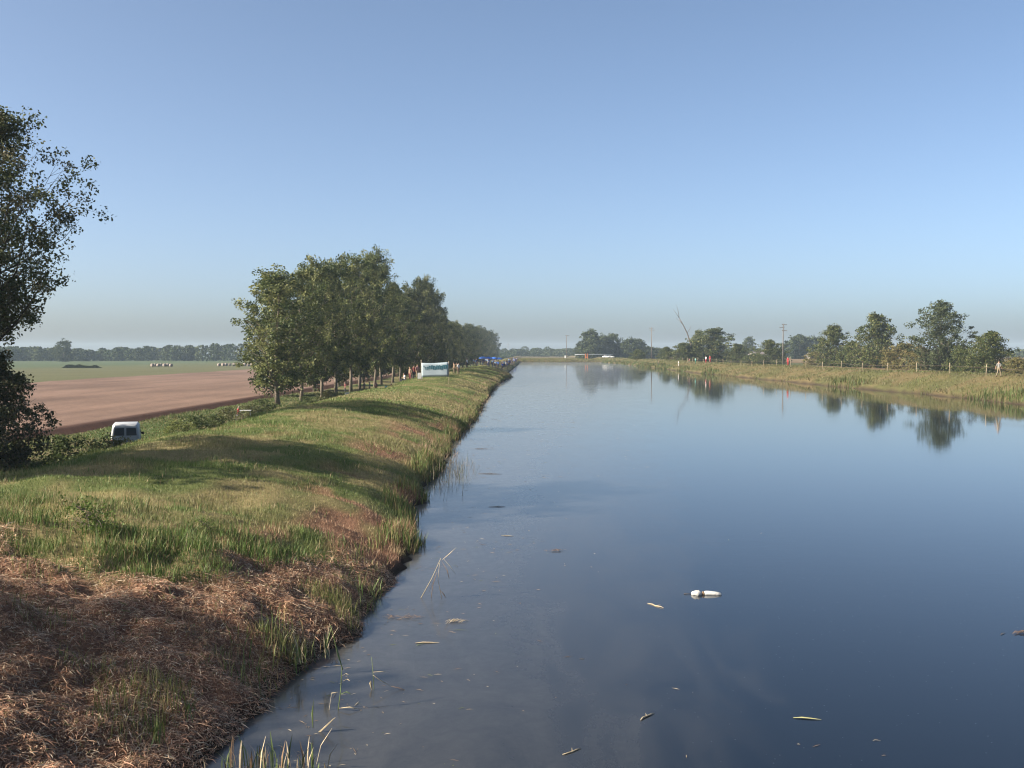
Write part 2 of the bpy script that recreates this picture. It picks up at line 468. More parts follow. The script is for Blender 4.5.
# colour of each spot of ground (straw, turf, soil, field; the ditch step carries its shade too)
def ground_col(x, y, z):
    s = s_left(x, y)
    c = np.zeros(x.shape + (3,))
    turf = np.array([0.13, 0.15, 0.053]); dry = np.array([0.25, 0.21, 0.10]); straw = np.array([0.28, 0.155, 0.10])
    mud = np.array([0.05, 0.038, 0.027]); green = np.array([0.07, 0.10, 0.03])
    n = vnoise(x, y, 2.2, 20) * .6 + vnoise(x, y, .7, 21) * .4
    k = sstep(.35, .65, n)[..., None]
    c = turf * (1 - k) + dry * k
    ns = sstep(16.3, 15.2, y + 3.4 * (vnoise(x, y, 1.5, 22) - .5) - 4.6 * sstep(3.2, .4, s))[..., None] * ((s < 20) & (x < 20))[..., None]
    c = c * (1 - ns) + straw * ns
    rp = (sstep(.50, .66, vnoise(x, y, 3.2, 61) * .65 + vnoise(x, y, .9, 62) * .35) * sstep(3.8, 1.6, s) * sstep(90, 60, y) * (x < 20))[..., None]
    c = c * (1 - rp) + np.array([0.24, 0.135, 0.085]) * rp
    lane = sstep(12, 15, s)[..., None] * (x < 20)[..., None]
    n2 = sstep(.4, .62, vnoise(x, y, 5, 23))[..., None]
    c = c * (1 - lane) + (green * (1 - n2) + np.array([0.16, 0.14, 0.07]) * n2) * lane
    cut = ((s > 31.4) & (s < 33.3))[..., None]
    c = np.where(cut, np.array([0.10, 0.055, 0.04]), c)  # brown soil of the field step, darkened like its shaded face
    fld = (s >= 33.2)[..., None]
    st = (vnoise(x, y * 0.04, 2.2, 24) - .5)[..., None]
    c = np.where(fld, np.array([0.180, 0.120, 0.092]) * (1 + .34 * st + .35 * (vnoise(x, y * .35, 5.0, 51)[..., None] - .5) + .25 * (vnoise(x, y, 26, 52)[..., None] - .5)), c)
    gf = (s >= 97 + 2 * (vnoise(y, y * 0, 7, 53) - .5) + 8 * (vnoise(y, y * 0, 60, 25) - .5))[..., None]
    b1 = sstep(.35, .65, vnoise(x * .6, y * .2, 60, 26))[..., None]
    c = np.where(gf, np.array([0.125, 0.115, 0.058]) * (1 - b1) + np.array([0.095, 0.108, 0.05]) * b1, c)
    gf2 = (s >= 190)[..., None]
    c = np.where(gf2, np.array([0.075, 0.102, 0.05]), c)
    t = x - shore_r(y)
    rt = ((t > -2) & (x > 20))[..., None]
    n3 = sstep(.35, .65, vnoise(x, y, 6, 27) * .6 + vnoise(x, y, 1.6, 28) * .4)[..., None]
    rc = np.array([0.10, 0.10, 0.042]) * (1 - n3) + np.array([0.14, 0.112, 0.056]) * n3
    c = np.where(rt, rc, c)
    beyond = (t > 17)[..., None]
    n4 = sstep(.4, .6, vnoise(x, y, 90, 29))[..., None]
    c = np.where(beyond & (x > 20)[..., None], np.array([0.09, 0.10, 0.042]) * (1 - n4) + np.array([0.18, 0.13, 0.075]) * n4, c)
    ve = (y > y_end(x) - 1)[..., None] & (s < 10)[..., None] & (t < 2)[..., None]
    c = np.where(ve, np.array([0.12, 0.10, 0.05]), c)
    m = sstep(.28, .02, z)[..., None] * (s < 12)[..., None]
    return c * (1 - m) + mud * m

ny, nx = GX.shape
vs = np.stack([GX, GY, GZ], -1).reshape(-1, 3)
idx = np.arange(ny * nx).reshape(ny, nx)
q = np.stack([idx[:-1, :-1], idx[:-1, 1:], idx[1:, 1:], idx[1:, :-1]], -1).reshape(-1, 4)
gm = np_mesh('ground', vs, q.ravel(), np.full(len(q), 4), M_GROUND, ground_col(GX, GY, GZ).reshape(-1, 3), smooth=True)
tag(link(bpy.data.objects.new('ground', gm)), 'grassy canal banks and flat farmland', kind='structure')

# water sheet of the canal
wy = np.concatenate([lines((-60, 200, 4), (200, 545, 10))])
wv = []; wf = []
NWX = 12
for y in wy:
    a = float(shore_l(y)) - 1.3; b = float(shore_r(y)) + 1.6
    for k in range(NWX + 1):
        wv.append((a + (b - a) * k / NWX, y, 0.0))
for i in range(len(wy) - 1):
    for k in range(NWX):
        p = i * (NWX + 1) + k
        wf.append((p, p + 1, p + NWX + 2, p + NWX + 1))
wm_ = bpy.data.meshes.new('canal_water'); wm_.from_pydata(wv, [], wf); wm_.materials.append(M_WATER)
tag(link(bpy.data.objects.new('canal_water', wm_)), 'still canal water reflecting the sky', kind='structure')

# ------------------------------------------------------------------ grass, straw and reeds
def blades(name, pts, h, w, lean, col, mat, two=True, label=None, cat='grass', az=None):
    """one tapering leaf per point; lean = horizontal throw of the tip relative to its height"""
    n = len(pts)
    a = RNG.uniform(0, 2 * np.pi, n) if az is None else az
    dirx, diry = np.cos(a), np.sin(a)
    face = RNG.uniform(0, 2 * np.pi, n)
    wx, wy_ = np.cos(face) * w * .5, np.sin(face) * w * .5
    tip = pts + np.stack([dirx * lean * h, diry * lean * h, h * np.sqrt(np.clip(1 - np.clip(lean, 0, .95) ** 2, .05, 1))], -1)
    side = np.stack([wx, wy_, np.zeros(n)], -1)
    if two:
        mid = pts + (tip - pts) * .55 + np.stack([-dirx * lean * h * .18, -diry * lean * h * .18, h * .06], -1)
        v = np.stack([pts - side, pts + side, mid + side * .75, mid - side * .75, tip], 1).reshape(-1, 3)
        b = (np.arange(n) * 5)[:, None]
        fl = np.concatenate([b + np.array([0, 1, 2, 3]), b + np.array([3, 2, 4])], 1).ravel()
        lt = np.tile([4, 3], n)
        c = np.repeat(col, 5, 0)
    else:
        v = np.stack([pts - side, pts + side, tip], 1).reshape(-1, 3)
        fl = np.arange(n * 3); lt = np.full(n, 3)
        c = np.repeat(col, 3, 0)
    me = np_mesh(name, v, fl, lt, mat, c)
    return tag(link(bpy.data.objects.new(name, me)), label, cat, kind='stuff')

def pick(n, cols, wts, var=.25):
    cols = np.array(cols); k = RNG.choice(len(cols), n, p=np.array(wts) / np.sum(wts))
    return cols[k] * RNG.uniform(1 - var, 1 + var, (n, 1))

def scatter(n, x0, x1, y0, y1, ypow=1.0):
    """random ground points, denser towards the near end"""
    u = RNG.uniform(0, 1, n) ** ypow
    y = y0 + (y1 - y0) * u
    x = RNG.uniform(x0, x1, n)
    return x, y

def pts_of(x, y, dz=0.0):
    return np.stack([x, y, height(x, y) + dz], -1)

STRAW_COLS = [(.53, .325, .205), (.43, .235, .145), (.28, .15, .095), (.60, .44, .29), (.16, .095, .063), (.70, .59, .43)]
def straw_zone(x, y):
    s = s_left(x, y)
    return sstep(17.6, 15.2, y + 3.4 * (vnoise(x, y, 1.5, 22) - .5) - 4.6 * sstep(3.2, .4, s))

# mown straw lying on the near slope
x, y = scatter(560000, -13.5, -2.6, 6.5, 21.5, 1.15)
s = s_left(x, y); k = (s > -.06) & (RNG.uniform(0, 1, len(x)) < straw_zone(x, y)) & (np.abs(x) < y * .55 + 1.2)
x, y = x[k], y[k]
p = pts_of(x, y, 0.0); n = len(p)
p[:, 2] = np.maximum(p[:, 2], .005)
p[:, 2] += RNG.uniform(0.0, 0.055, n) * (0.4 + 1.5 * vnoise(x, y, .5, 30))
L = RNG.gamma(2.6, .028, n).clip(.02, .26)
sn = vnoise(x, y, 0.9, 31)
col = pick(n, STRAW_COLS, [5, 5, 3, 4, 2, 2], .3) * (0.75 + .55 * sn)[:, None]
gp = (RNG.uniform(0, 1, n) < .025)
col[gp] = np.array([.12, .16, .045]) * RNG.uniform(.7, 1.3, (gp.sum(), 1))
a = RNG.uniform(0, 2 * np.pi, n); el = np.abs(RNG.normal(0, .15, n)).clip(0, .8)
d = np.stack([np.cos(a) * np.cos(el), np.sin(a) * np.cos(el), np.sin(el)], -1) * L[:, None]
# follow the slope
d[:, 2] += (height(x + d[:, 0] * .6, y + d[:, 1] * .6) - (p[:, 2])) * .6 * (el < .5)
sd = np.stack([-np.sin(a), np.cos(a), RNG.normal(0, .5, n)], -1) * (RNG.uniform(.0035, .0075, n))[:, None] * .5
bend = np.stack([RNG.normal(0, .06, n), RNG.normal(0, .06, n), np.abs(RNG.normal(0, .05, n))], -1) * L[:, None]
v = np.stack([p - sd, p + sd, p + d * .5 + bend + sd, p + d * .5 + bend - sd, p + d], 1).reshape(-1, 3)
b = (np.arange(n) * 5)[:, None]
fl = np.concatenate([b + np.array([0, 1, 2, 3]), b + np.array([3, 2, 4])], 1).ravel()
me = np_mesh('mown_straw', v, fl, np.tile([4, 3], n), M_STRAW, np.repeat(col, 5, 0))
tag(link(bpy.data.objects.new('mown_straw', me)), 'reddish brown mown straw lying on the near canal slope', 'straw', kind='stuff')

# tufts of taller dry stalks in the straw
x, y = scatter(9000, -10, -2.9, 6, 18)
k = (RNG.uniform(0, 1, len(x)) < straw_zone(x, y)) & (vnoise(x, y, .8, 33) > .72) & (s_left(x, y) > .1)
x, y = x[k], y[k]; n = len(x)
blades('dry_stalks', pts_of(x, y, -.01), RNG.uniform(.08, .30, n), RNG.uniform(.005, .010, n), RNG.uniform(.3, .9, n),
       pick(n, [(.45, .33, .19), (.33, .19, .11), (.13, .17, .045)], [5, 4, 1.4]), M_STRAW, label='dry stalks poking out of the mown straw', cat='straw')

GREENS = [(.105, .175, .04), (.15, .22, .06), (.075, .13, .03), (.20, .235, .08)]
# green shoots coming up through the straw, most of them low on the slope
x, y = scatter(60000, -12, -2.6, 7, 19)
s = s_left(x, y)
k = (s > .0) & (RNG.uniform(0, 1, len(x)) < sstep(.60, .80, vnoise(x, y, .9, 54)) * (.25 + .75 * sstep(2.0, .3, s)))
x, y, s = x[k], y[k], s[k]; n = len(x)
blades('green_shoots', pts_of(x, y, -.02), RNG.uniform(.08, .30, n) * (1 + .5 * sstep(.9, .1, s)), RNG.uniform(.006, .012, n), RNG.uniform(.03, .5, n),
       pick(n, [(.16, .19, .05), (.22, .22, .08), (.36, .30, .15), (.10, .14, .035)], [4, 4, 3, 3]), M_GRASS, label='green shoots standing through the mown straw near the water')

# lush green band behind the mown part
x, y = scatter(120000, -15, -2.7, 14.5, 24.5)
s = s_left(x, y)
edge = y + 3.4 * (vnoise(x, y, 1.5, 22) - .5) - 4.6 * sstep(3.2, .4, s)
dens = sstep(15.4, 17.2, edge) * sstep(22.5, 18.0, y + 2.0 * (vnoise(x, y, 2, 35) - .5)) * (.08 + .92 * sstep(.42, .66, vnoise(x, y, .55, 36) * .5 + vnoise(x, y, 1.7, 65) * .5))
k = (RNG.uniform(0, 1, len(x)) < dens) & (s > .15) & (s < 11) & (x > -y * .55 - 1)
x, y = x[k], y[k]; n = len(x)
hn = vnoise(x, y, .8, 37)
blades('tall_green_grass', pts_of(x, y, -.02), RNG.uniform(.08, .30, n) * (.30 + 1.15 * hn), RNG.uniform(.008, .017, n), RNG.uniform(.05, .7, n),
       pick(n, GREENS + [(.34, .27, .14)], [5, 4, 3, 3, 2.6]), M_GRASS, label='tall fresh green grass in a band behind the mown straw')

# short turf of the bank, mixed green and parched
x, y = scatter(310000, -15.5, -2.7, 13.5, 64, 1.5)
s = s_left(x, y)
k = (s > .1) & (s < 11.5) & (x > -y * .55 - 1) & (RNG.uniform(0, 1, len(x)) > straw_zone(x, y) * .97)
x, y, s = x[k], y[k], s[k]; n = len(x)
dn = sstep(.34, .62, vnoise(x, y, 2.2, 20) * .6 + vnoise(x, y, .7, 21) * .4)
col = pick(n, GREENS, [3, 3, 2, 4]) * (1 - dn)[:, None] + pick(n, [(.36, .31, .16), (.29, .25, .12), (.22, .235, .085)], [4, 3, 6]) * dn[:, None]
rp = sstep(.50, .66, vnoise(x, y, 3.2, 61) * .65 + vnoise(x, y, .9, 62) * .35) * sstep(3.8, 1.6, s)
col = col * (1 - rp)[:, None] + pick(n, [(.40, .23, .145), (.28, .15, .095), (.46, .33, .21)], [4, 3, 3]) * rp[:, None]
hb = RNG.uniform(.03, .10, n) * (1 + 1.3 * sstep(1.2, .1, s)) * (1 + 1.1 * sstep(.55, .8, vnoise(x, y, 1.4, 38)))
blades('bank_turf', pts_of(x, y, -.015), hb, RNG.uniform(.009, .020, n) * (.5 + y / 50), RNG.uniform(.1, .8, n), col, M_GRASS, two=False,
       label='short green and parched turf on the left canal bank')

# taller tufts and dry stalks left standing in the turf
x, y = scatter(80000, -15, -2.8, 19, 95, 1.5)
s = s_left(x, y)
k = (s > .2) & (s < 11) & (x > -y * .55 - 1) & (RNG.uniform(0, 1, len(x)) < sstep(.62, .80, vnoise(x, y, .8, 63) * .6 + vnoise(x, y, 3.5, 64) * .4) * .9 + .02)
x, y, s = x[k], y[k], s[k]; n = len(x)
blades('turf_tufts', pts_of(x, y, -.02), RNG.uniform(.08, .22, n), RNG.uniform(.008, .017, n) * (.6 + y / 45), RNG.uniform(.05, .7, n),
       pick(n, GREENS + [(.42, .33, .19), (.30, .22, .12)], [3, 4, 3, 3, 4, 2]), M_GRASS, label='taller grass tufts and dry stalks standing in the bank turf')

# farther turf
x, y = scatter(150000, -17, -2.9, 58, 235, 1.4)
s = s_left(x, y); k = (s > .1) & (s < 12)
x, y, s = x[k], y[k], s[k]; n = len(x)
dn = sstep(.36, .66, vnoise(x, y, 6, 39) * .6 + vnoise(x, y, 1.8, 40) * .4)
col = pick(n, GREENS, [3, 4, 1.5, 4]) * (1 - dn)[:, None] + pick(n, [(.35, .29, .15), (.28, .24, .12), (.23, .24, .09)], [4, 3, 6]) * dn[:, None]
blades('far_bank_turf', pts_of(x, y, -.02), RNG.uniform(.05, .15, n) * (1 + 1.5 * sstep(1.5, .2, s)), RNG.uniform(.03, .06, n) * (.6 + y / 150), RNG.uniform(.1, .7, n), col, M_GRASS, two=False,
       label='green and parched turf on the far stretch of the left bank')

# taller growth at the water's edge of the left bank
x, y = scatter(42000, -4.8, -2.3, 13, 80, 1.7)
s = s_left(x, y)
k = (s > -.12) & (s < .75) & (RNG.uniform(0, 1, len(x)) < sstep(.38, .62, vnoise(x, y, 1.3, 41)) * (.12 + .88 * sstep(18, 23, y)))
x, y, s = x[k], y[k], s[k]; n = len(x)
blades('bank_edge_grass', pts_of(x, y, -.04), RNG.uniform(.16, .50, n), RNG.uniform(.008, .016, n) * (.8 + y / 50), RNG.uniform(.03, .5, n),
       pick(n, GREENS + [(.36, .27, .13), (.22, .15, .08)], [4, 4, 2, 4, 4, 2]), M_GRASS, label='tall thin grass along the left water edge')

# dry overhanging grass along the farther water edge
x, y = scatter(26000, -6.2, -2.6, 42, 215, 1.3)
s = s_left(x, y)
k = (s > -.35) & (s < 1.2) & (RNG.uniform(0, 1, len(x)) < .25 + .75 * sstep(.35, .6, vnoise(x, y, 3.0, 46)))
x, y, s = x[k], y[k], s[k]; n = len(x)
p = pts_of(x, y, -.04); p[:, 2] = np.maximum(p[:, 2], -.15)
blades('dry_edge_grass', p, RNG.uniform(.14, .42, n), RNG.uniform(.014, .026, n) * (.6 + y / 80), RNG.uniform(.1, .75, n),
       pick(n, [(.36, .26, .17), (.28, .19, .12), (.20, .19, .08), (.13, .15, .045)], [5, 4, 3, 2]), M_GRASS, two=False, label='dry tan grass hanging over the farther left water edge', az=RNG.normal(0, .9, n))

# tall pale reeds standing in the shallows
NR = 560
x = RNG.normal(-2.7, .45, NR); y = RNG.normal(40, 2.8, NR)
z0 = np.minimum(height(x, y), 0) - .05
blades('pale_reeds', np.stack([x, y, z0], -1), RNG.uniform(.3, 1.0, NR), RNG.uniform(.008, .016, NR), RNG.uniform(.02, .6, NR),
       pick(NR, [(.28, .24, .18), (.14, .12, .08), (.10, .12, .05)], [4, 4, 3]), M_STRAW, label='thin pale reeds standing in the shallows by the left bank', cat='reeds')

# weeds on the landward slope and along the lane
x, y = scatter(150000, -36, -13, 26, 150, 1.3)
s = s_left(x, y)
k = (s > 10) & (s < 31.5) & (x > -y * .56 - 2)
x, y, s = x[k], y[k], s[k]; n = len(x)
wd = sstep(.45, .7, vnoise(x, y, 4, 42)) * sstep(13, 18, s)
col = pick(n, [(.075, .12, .028), (.11, .15, .04), (.16, .17, .06), (.28, .22, .11)], [4, 4, 3, 1.5])
blades('lane_weeds', pts_of(x, y, -.03), RNG.uniform(.06, .20, n) * (1 + 1.6 * wd), RNG.uniform(.03, .07, n) * (.6 + y / 110), RNG.uniform(.1, .7, n), col, M_GRASS, two=False,
       label='green weeds on the landward slope beside the lane')

# rough grass of the right bank
x, y = scatter(120000, 33, 62, 70, 530, 1.6)
t = x - shore_r(y); k = (t > .2) & (t < 15)
x, y, t = x[k], y[k], t[k]; n = len(x)
dn = sstep(.35, .65, vnoise(x, y, 5, 43) * .5 + vnoise(x, y, 1.6, 44) * .5)
col = pick(n, [(.12, .135, .042), (.145, .155, .055), (.085, .115, .032)], [4, 4, 3]) * (1 - dn)[:, None] + pick(n, [(.205, .175, .09), (.16, .125, .065), (.155, .155, .065)], [3, 2, 6]) * dn[:, None]
blades('right_bank_grass', pts_of(x, y, -.03), RNG.uniform(.12, .36, n) * (1 + .9 * sstep(2.5, .4, t)), RNG.uniform(.05, .10, n) * (.4 + y / 220), RNG.uniform(.1, .6, n), col, M_GRASS, two=False,
       label='rough green and tan grass covering the right canal bank')
# reed clumps at the right water edge
x, y = scatter(60000, 33, 50, 80, 520, 1.5)
t = x - shore_r(y); k = (t > -.6) & (t < 1.6) & (vnoise(y, y * 0, 9, 45) > .50)
x, y = x[k], y[k]; n = len(x)
blades('right_edge_reeds', pts_of(x, y, -.05), RNG.uniform(.4, 1.1, n), RNG.uniform(.05, .09, n) * (.4 + y / 220), RNG.uniform(.05, .4, n),
       pick(n, [(.075, .11, .03), (.10, .13, .04), (.19, .15, .075)], [4, 4, 2]), M_GRASS, label='green reed clumps along the right water edge', cat='reeds')
# grass at the canal end
x = RNG.uniform(-8, 40, 22000); y = y_end(x) + RNG.uniform(-1, 30, 22000)
n = len(x)
blades('far_end_grass', pts_of(x, y, -.03), RNG.uniform(.2, .6, n), RNG.uniform(.12, .25, n), RNG.uniform(.1, .5, n),
       pick(n, [(.15, .17, .05), (.24, .19, .09), (.10, .14, .04)], [4, 4, 2]), M_GRASS, two=False, label='grass on the bank where the canal bends away')

# ------------------------------------------------------------------ trees
def leaf_quads(centers, size, cols, asp=.62, upbias=0.0):
    n = len(centers)
    u = RNG.normal(0, 1, (n, 3)); u /= np.linalg.norm(u, axis=1)[:, None] + 1e-9
    w = RNG.normal(0, 1, (n, 3)); w -= (w * u).sum(1)[:, None] * u; w /= np.linalg.norm(w, axis=1)[:, None] + 1e-9
    sz = (size * RNG.uniform(.65, 1.35, n))[:, None]
    a = u * sz * .5; b_ = w * sz * .5 * asp
    v = np.stack([centers + a, centers + b_ + a * .1, centers - a, centers - b_ + a * .1], 1).reshape(-1, 3)
    return v, np.repeat(cols, 4, 0)

def leaf_mesh(name, centers, size, cols, mat, asp=.62):
    v, c = leaf_quads(centers, size, cols, asp)
    return np_mesh(name, v, np.arange(len(v)), np.full(len(centers), 4), mat, c, albedo=0.62)

def make_tree(seed, H, base, R, prof, n_leaf, leaf, limbs, cols, up=.55, clump=.5, r0=.2, bark=M_BARK, leafmat=M_LEAF, wob=.25, inner=.35, sides=7, per=6):
    """trunk mesh (with limbs) and crown mesh; prof(u) = relative crown radius at relative crown height u"""
    global RNG
    keep = RNG
    RNG = np.random.default_rng(seed)
    mb = MB()
    T = []
    ox = oy = 0
    for i in range(9):
        f = i / 8
        T.append((ox, oy, H * .95 * f))
        ox += RNG.normal(0, wob * .35); oy += RNG.normal(0, wob * .35)
    rad = [max(.012, r0 * (1 - i / 8) ** .9 * (1.25 if i == 0 else 1)) for i in range(9)]
    mb.tube(T, rad, sides)
    T = np.array(T)
    def trunk_at(z):
        return np.array([np.interp(z, T[:, 2], T[:, 0]), np.interp(z, T[:, 2], T[:, 1]), z])
    cl = []; cw = []
    for i in range(limbs):
        u = (i + RNG.uniform(0, 1)) / limbs
        h = base + (H - base) * u
        r = R * prof(u) * RNG.uniform(.74, 1.1)
        az = i * 2.39996 + RNG.normal(0, .35)
        h0 = max(base * .75, h - r * up * RNG.uniform(.8, 1.3))
        h0 = min(h0, H * .9)
        A = trunk_at(h0)
        E = trunk_at(min(h, H * .95)) + np.array([math.cos(az) * r, math.sin(az) * r, 0]); E[2] = h
        pts = []
        for k in range(5):
            f = k / 4
            P = A * (1 - f) + E * f
            P[2] -= math.sin(f * math.pi) * r * .08
            P[:2] += RNG.normal(0, .04 * r, 2) * (f > 0) * (f < 1)
            pts.append(P)
        rl = max(.012, np.interp(h0, T[:, 2], rad) * .5)
        mb.tube(pts, [rl * (1 - .85 * k / 4) for k in range(5)], 4, cap=False)
        for j in range(per):
            f = RNG.uniform(inner, 1.05)
            P = A * (1 - f) + E * f + RNG.normal(0, .17 * r + .12, 3) * np.array([1, 1, .7])
            cl.append(P); cw.append(.6 + .8 * f)
            if j % 2 == 0:
                Q = A * (1 - f * .8) + E * f * .8
                mb.tube([Q, (Q + P) / 2 + np.array([0, 0, .03]), P], [rl * .3, rl * .2, rl * .08], 3, cap=False)
    for j in range(max(3, per)):
        cl.append(trunk_at(H * .95) + RNG.normal(0, .22 * R * max(.3, prof(.95)), 3) + np.array([0, 0, H * .02])); cw.append(1.0)
    cl = np.array(cl); cw = np.array(cw); cw /= cw.sum()
    k = RNG.choice(len(cl), n_leaf, p=cw)
    cr = clump * RNG.uniform(.6, 1.35, len(cl))
    off = RNG.normal(0, 1, (n_leaf, 3)); off /= np.linalg.norm(off, axis=1)[:, None]
    off *= (RNG.uniform(0, 1, n_leaf) ** .45)[:, None] * np.array([1, 1, .8])
    c = cl[k] + off * cr[k][:, None]
    c = c[c[:, 2] > .05]
    cc = np.array(cols); ci = RNG.choice(len(cc), len(cl))
    col = cc[ci][k][:len(c)] * RNG.uniform(.75, 1.25, (len(c), 1))
    crown = leaf_mesh('crown', c, leaf, col, leafmat)
    trunk = mb.mesh('trunk', bark, True)
    RNG = keep
    return trunk, crown

def place_tree(name, meshes, loc, label, rz=0.0, sc=(1, 1, 1), group=None, cat='tree'):
    o = empty(name, loc, rz)
    o.scale = sc
    link(bpy.data.objects.new('trunk', meshes[0]), o)
    link(bpy.data.objects.new('crown', meshes[1]), o)
    return tag(o, label, cat, group)

def gz(x, y):
    return float(height(np.array([float(x)]), np.array([float(y)]))[0])

POP = [(.10, .13, .042), (.17, .195, .065), (.065, .095, .03), (.25, .265, .10)]
DARK = [(.085, .11, .042), (.13, .15, .06), (.07, .09, .036), (.19, .17, .085)]
RIGHTC = [(.085, .115, .036), (.125, .15, .048), (.06, .085, .03), (.20, .20, .07)]
OLIVE = [(.21, .19, .07), (.16, .16, .055), (.25, .20, .085)]
def prof_poplar(u): return (.42 + .62 * math.sin(min(1, u * 1.25 + .12) * math.pi * .62)) * (1 - max(0, u - .55) ** 1.5 * 1.9)
def prof_round(u): return max(.15, math.sin(math.pi * (0.12 + .80 * u)) ** .7)
def prof_bushy(u): return np.interp(u, [0, .12, .35, .6, .82, 1], [.72, .95, 1.0, .86, .55, .15])
def prof_hero(u): return np.interp(u, [0, .1, .3, .5, .62, .8, 1], [.5, .75, .85, 1.0, .95, .62, .2])
def prof_cone(u): return np.interp(u, [0, .12, .35, .55, .75, .9, 1], [.6, .8, .92, 1.0, .72, .42, .15])

pop = [make_tree(100 + i, 16.0, 3.0 + .25 * i, 3.5, prof_poplar, 18000, .23, 52, POP, up=.95, clump=.66, r0=.21, per=8, inner=.15) for i in range(5)]
pop_dark = [make_tree(130 + i, 16.0, 1.6, 4.2, prof_poplar, 15000, .29, 50, [tuple(v * .62 for v in c) for c in POP], up=.95, clump=.75, r0=.22, per=8, inner=.15) for i in range(2)]  # same leaf colours scaled darker: deep shade of the belt put into them

ROW_X = -27.0
# nearest big tree on the left edge and its undergrowth
hx = at_depth(-8, 55); hero = make_tree(11, 18.7, 8.2, 3.9, prof_hero, 27000, .17, 58, DARK, up=.85, clump=.66, r0=.26, bark=M_DARKBARK, per=10, inner=.18, wob=.3)
place_tree('poplar_tree', hero, (hx, 55, gz(hx, 55) - .1), 'tall dark airy poplar cut off by the left picture edge', .4)
sh = make_tree(12, 6.3, .3, 3.5, lambda u: np.interp(u, [0, .25, .5, .8, 1], [.8, 1, .85, .55, .2]), 27000, .16, 50, [(.085, .095, .042), (.115, .115, .052), (.065, .08, .034), (.14, .115, .06)], up=.6, clump=.5, r0=.09, bark=M_DARKBARK, per=8, inner=.2)
place_tree('undergrowth_tree', sh, (hx + .5, 53.2, gz(hx, 53.2) - .1), 'dark low bushy tree with foliage down to the ground at left edge', 1.0)
# its neighbours in the row, left of the picture: their shade falls on the bank
for (yy, sc, r) in ((24.6, 1.15, .8), (-2.4, .95, 3.0)):
    place_tree('poplar_tree', pop[int(r) % 5], (ROW_X, yy, gz(ROW_X, yy) - .1),
               {24.6: 'row poplar left of the picture shading the middle of the bank', -2.4: 'row poplar beside the viewer left of the picture'}[yy], r, (sc * (1.3 if yy == 24.6 else .66), sc * (1.3 if yy == 24.6 else .66), sc * 1.1))

for (yy, wx_, hz_, lb) in ((22.4, 1.25, 1.2, 'unseen second line poplar added to deepen the shade on the middle bank'), (3.6, .74, 1.10, 'unseen second line poplar added to deepen the shade on the near straw'), (49.5, 1.2, 1.2, 'unseen second line poplar added behind the tall dark edge poplar')):  # unseen second line, added to close gaps in the tree shade
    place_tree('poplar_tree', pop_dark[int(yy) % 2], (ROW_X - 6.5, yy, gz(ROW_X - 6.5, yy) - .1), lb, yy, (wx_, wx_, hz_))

broad = make_tree(14, 16.1, 3.2, 2.7, lambda u: np.interp(u, [0, .3, .6, .88, 1], [.55, .8, .95, 1.0, .6]), 17000, .24, 56, POP, up=.8, clump=.62, r0=.2, per=8, inner=.1)  # unseen tree, top-heavy crown shaped to cast a solid shade on the straw
place_tree('poplar_tree', broad, (ROW_X, 6.0, gz(ROW_X, 6.0) - .1), 'unseen row poplar with broad top shaped to shade the near straw', 1.3)
# the row along the lane: heights read off the skyline
HD = [112, 126, 138, 150, 160, 183, 195, 207, 219, 232, 244, 257, 284, 298, 312, 337, 362, 409, 572, 820]
HH = [14.9, 16.2, 19.0, 19.4, 20.6, 24.5, 23.5, 20.0, 18.0, 18.0, 21.0, 24.0, 24.5, 22.5, 20.0, 17.5, 16.5, 17.0, 20.5, 21.5]
ydist = [115, 125.5, 137.6, 149, 160, 171, 183, 195, 207, 219, 231, 244, 257, 270, 284, 298, 312, 328, 345, 362, 380, 400, 422, 446, 472, 500, 530, 562, 596, 632, 670, 710, 752, 796]
lab_row = {0: 'small sunlit poplar at the near end of the tree row', 1: 'second poplar from the near end of the tree row', 2: 'third poplar from the near end of the tree row',
           3: 'fourth poplar from the near end of the tree row', 4: 'fifth poplar from the near end of the tree row', 5: 'sixth poplar from the near end of the tree row', 7: 'eighth poplar from the near end of the tree row', 8: 'ninth poplar from the near end of the tree row', 6: 'tallest rounded poplar in the middle of the tree row'}
for i, yy in enumerate(ydist):
    Ht = float(np.interp(yy, HD, HH)) * random.uniform(.95, 1.03)
    xx = ROW_X + random.uniform(-.7, .7)
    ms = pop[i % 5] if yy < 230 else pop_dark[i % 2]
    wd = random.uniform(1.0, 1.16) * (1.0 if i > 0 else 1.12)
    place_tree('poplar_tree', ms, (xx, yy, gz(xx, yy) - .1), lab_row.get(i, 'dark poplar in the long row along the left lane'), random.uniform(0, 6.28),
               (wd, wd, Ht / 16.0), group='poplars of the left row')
    # a second, inner line of trees makes the belt deep
    if 130 < yy < 420 and i % 2 == 0:
        xx2 = xx - 7 + random.uniform(-1, 1)
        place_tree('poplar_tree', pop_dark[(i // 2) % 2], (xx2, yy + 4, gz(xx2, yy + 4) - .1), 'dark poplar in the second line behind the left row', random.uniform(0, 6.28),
                   (wd, wd, Ht / 17.5), group='poplars behind the left row')
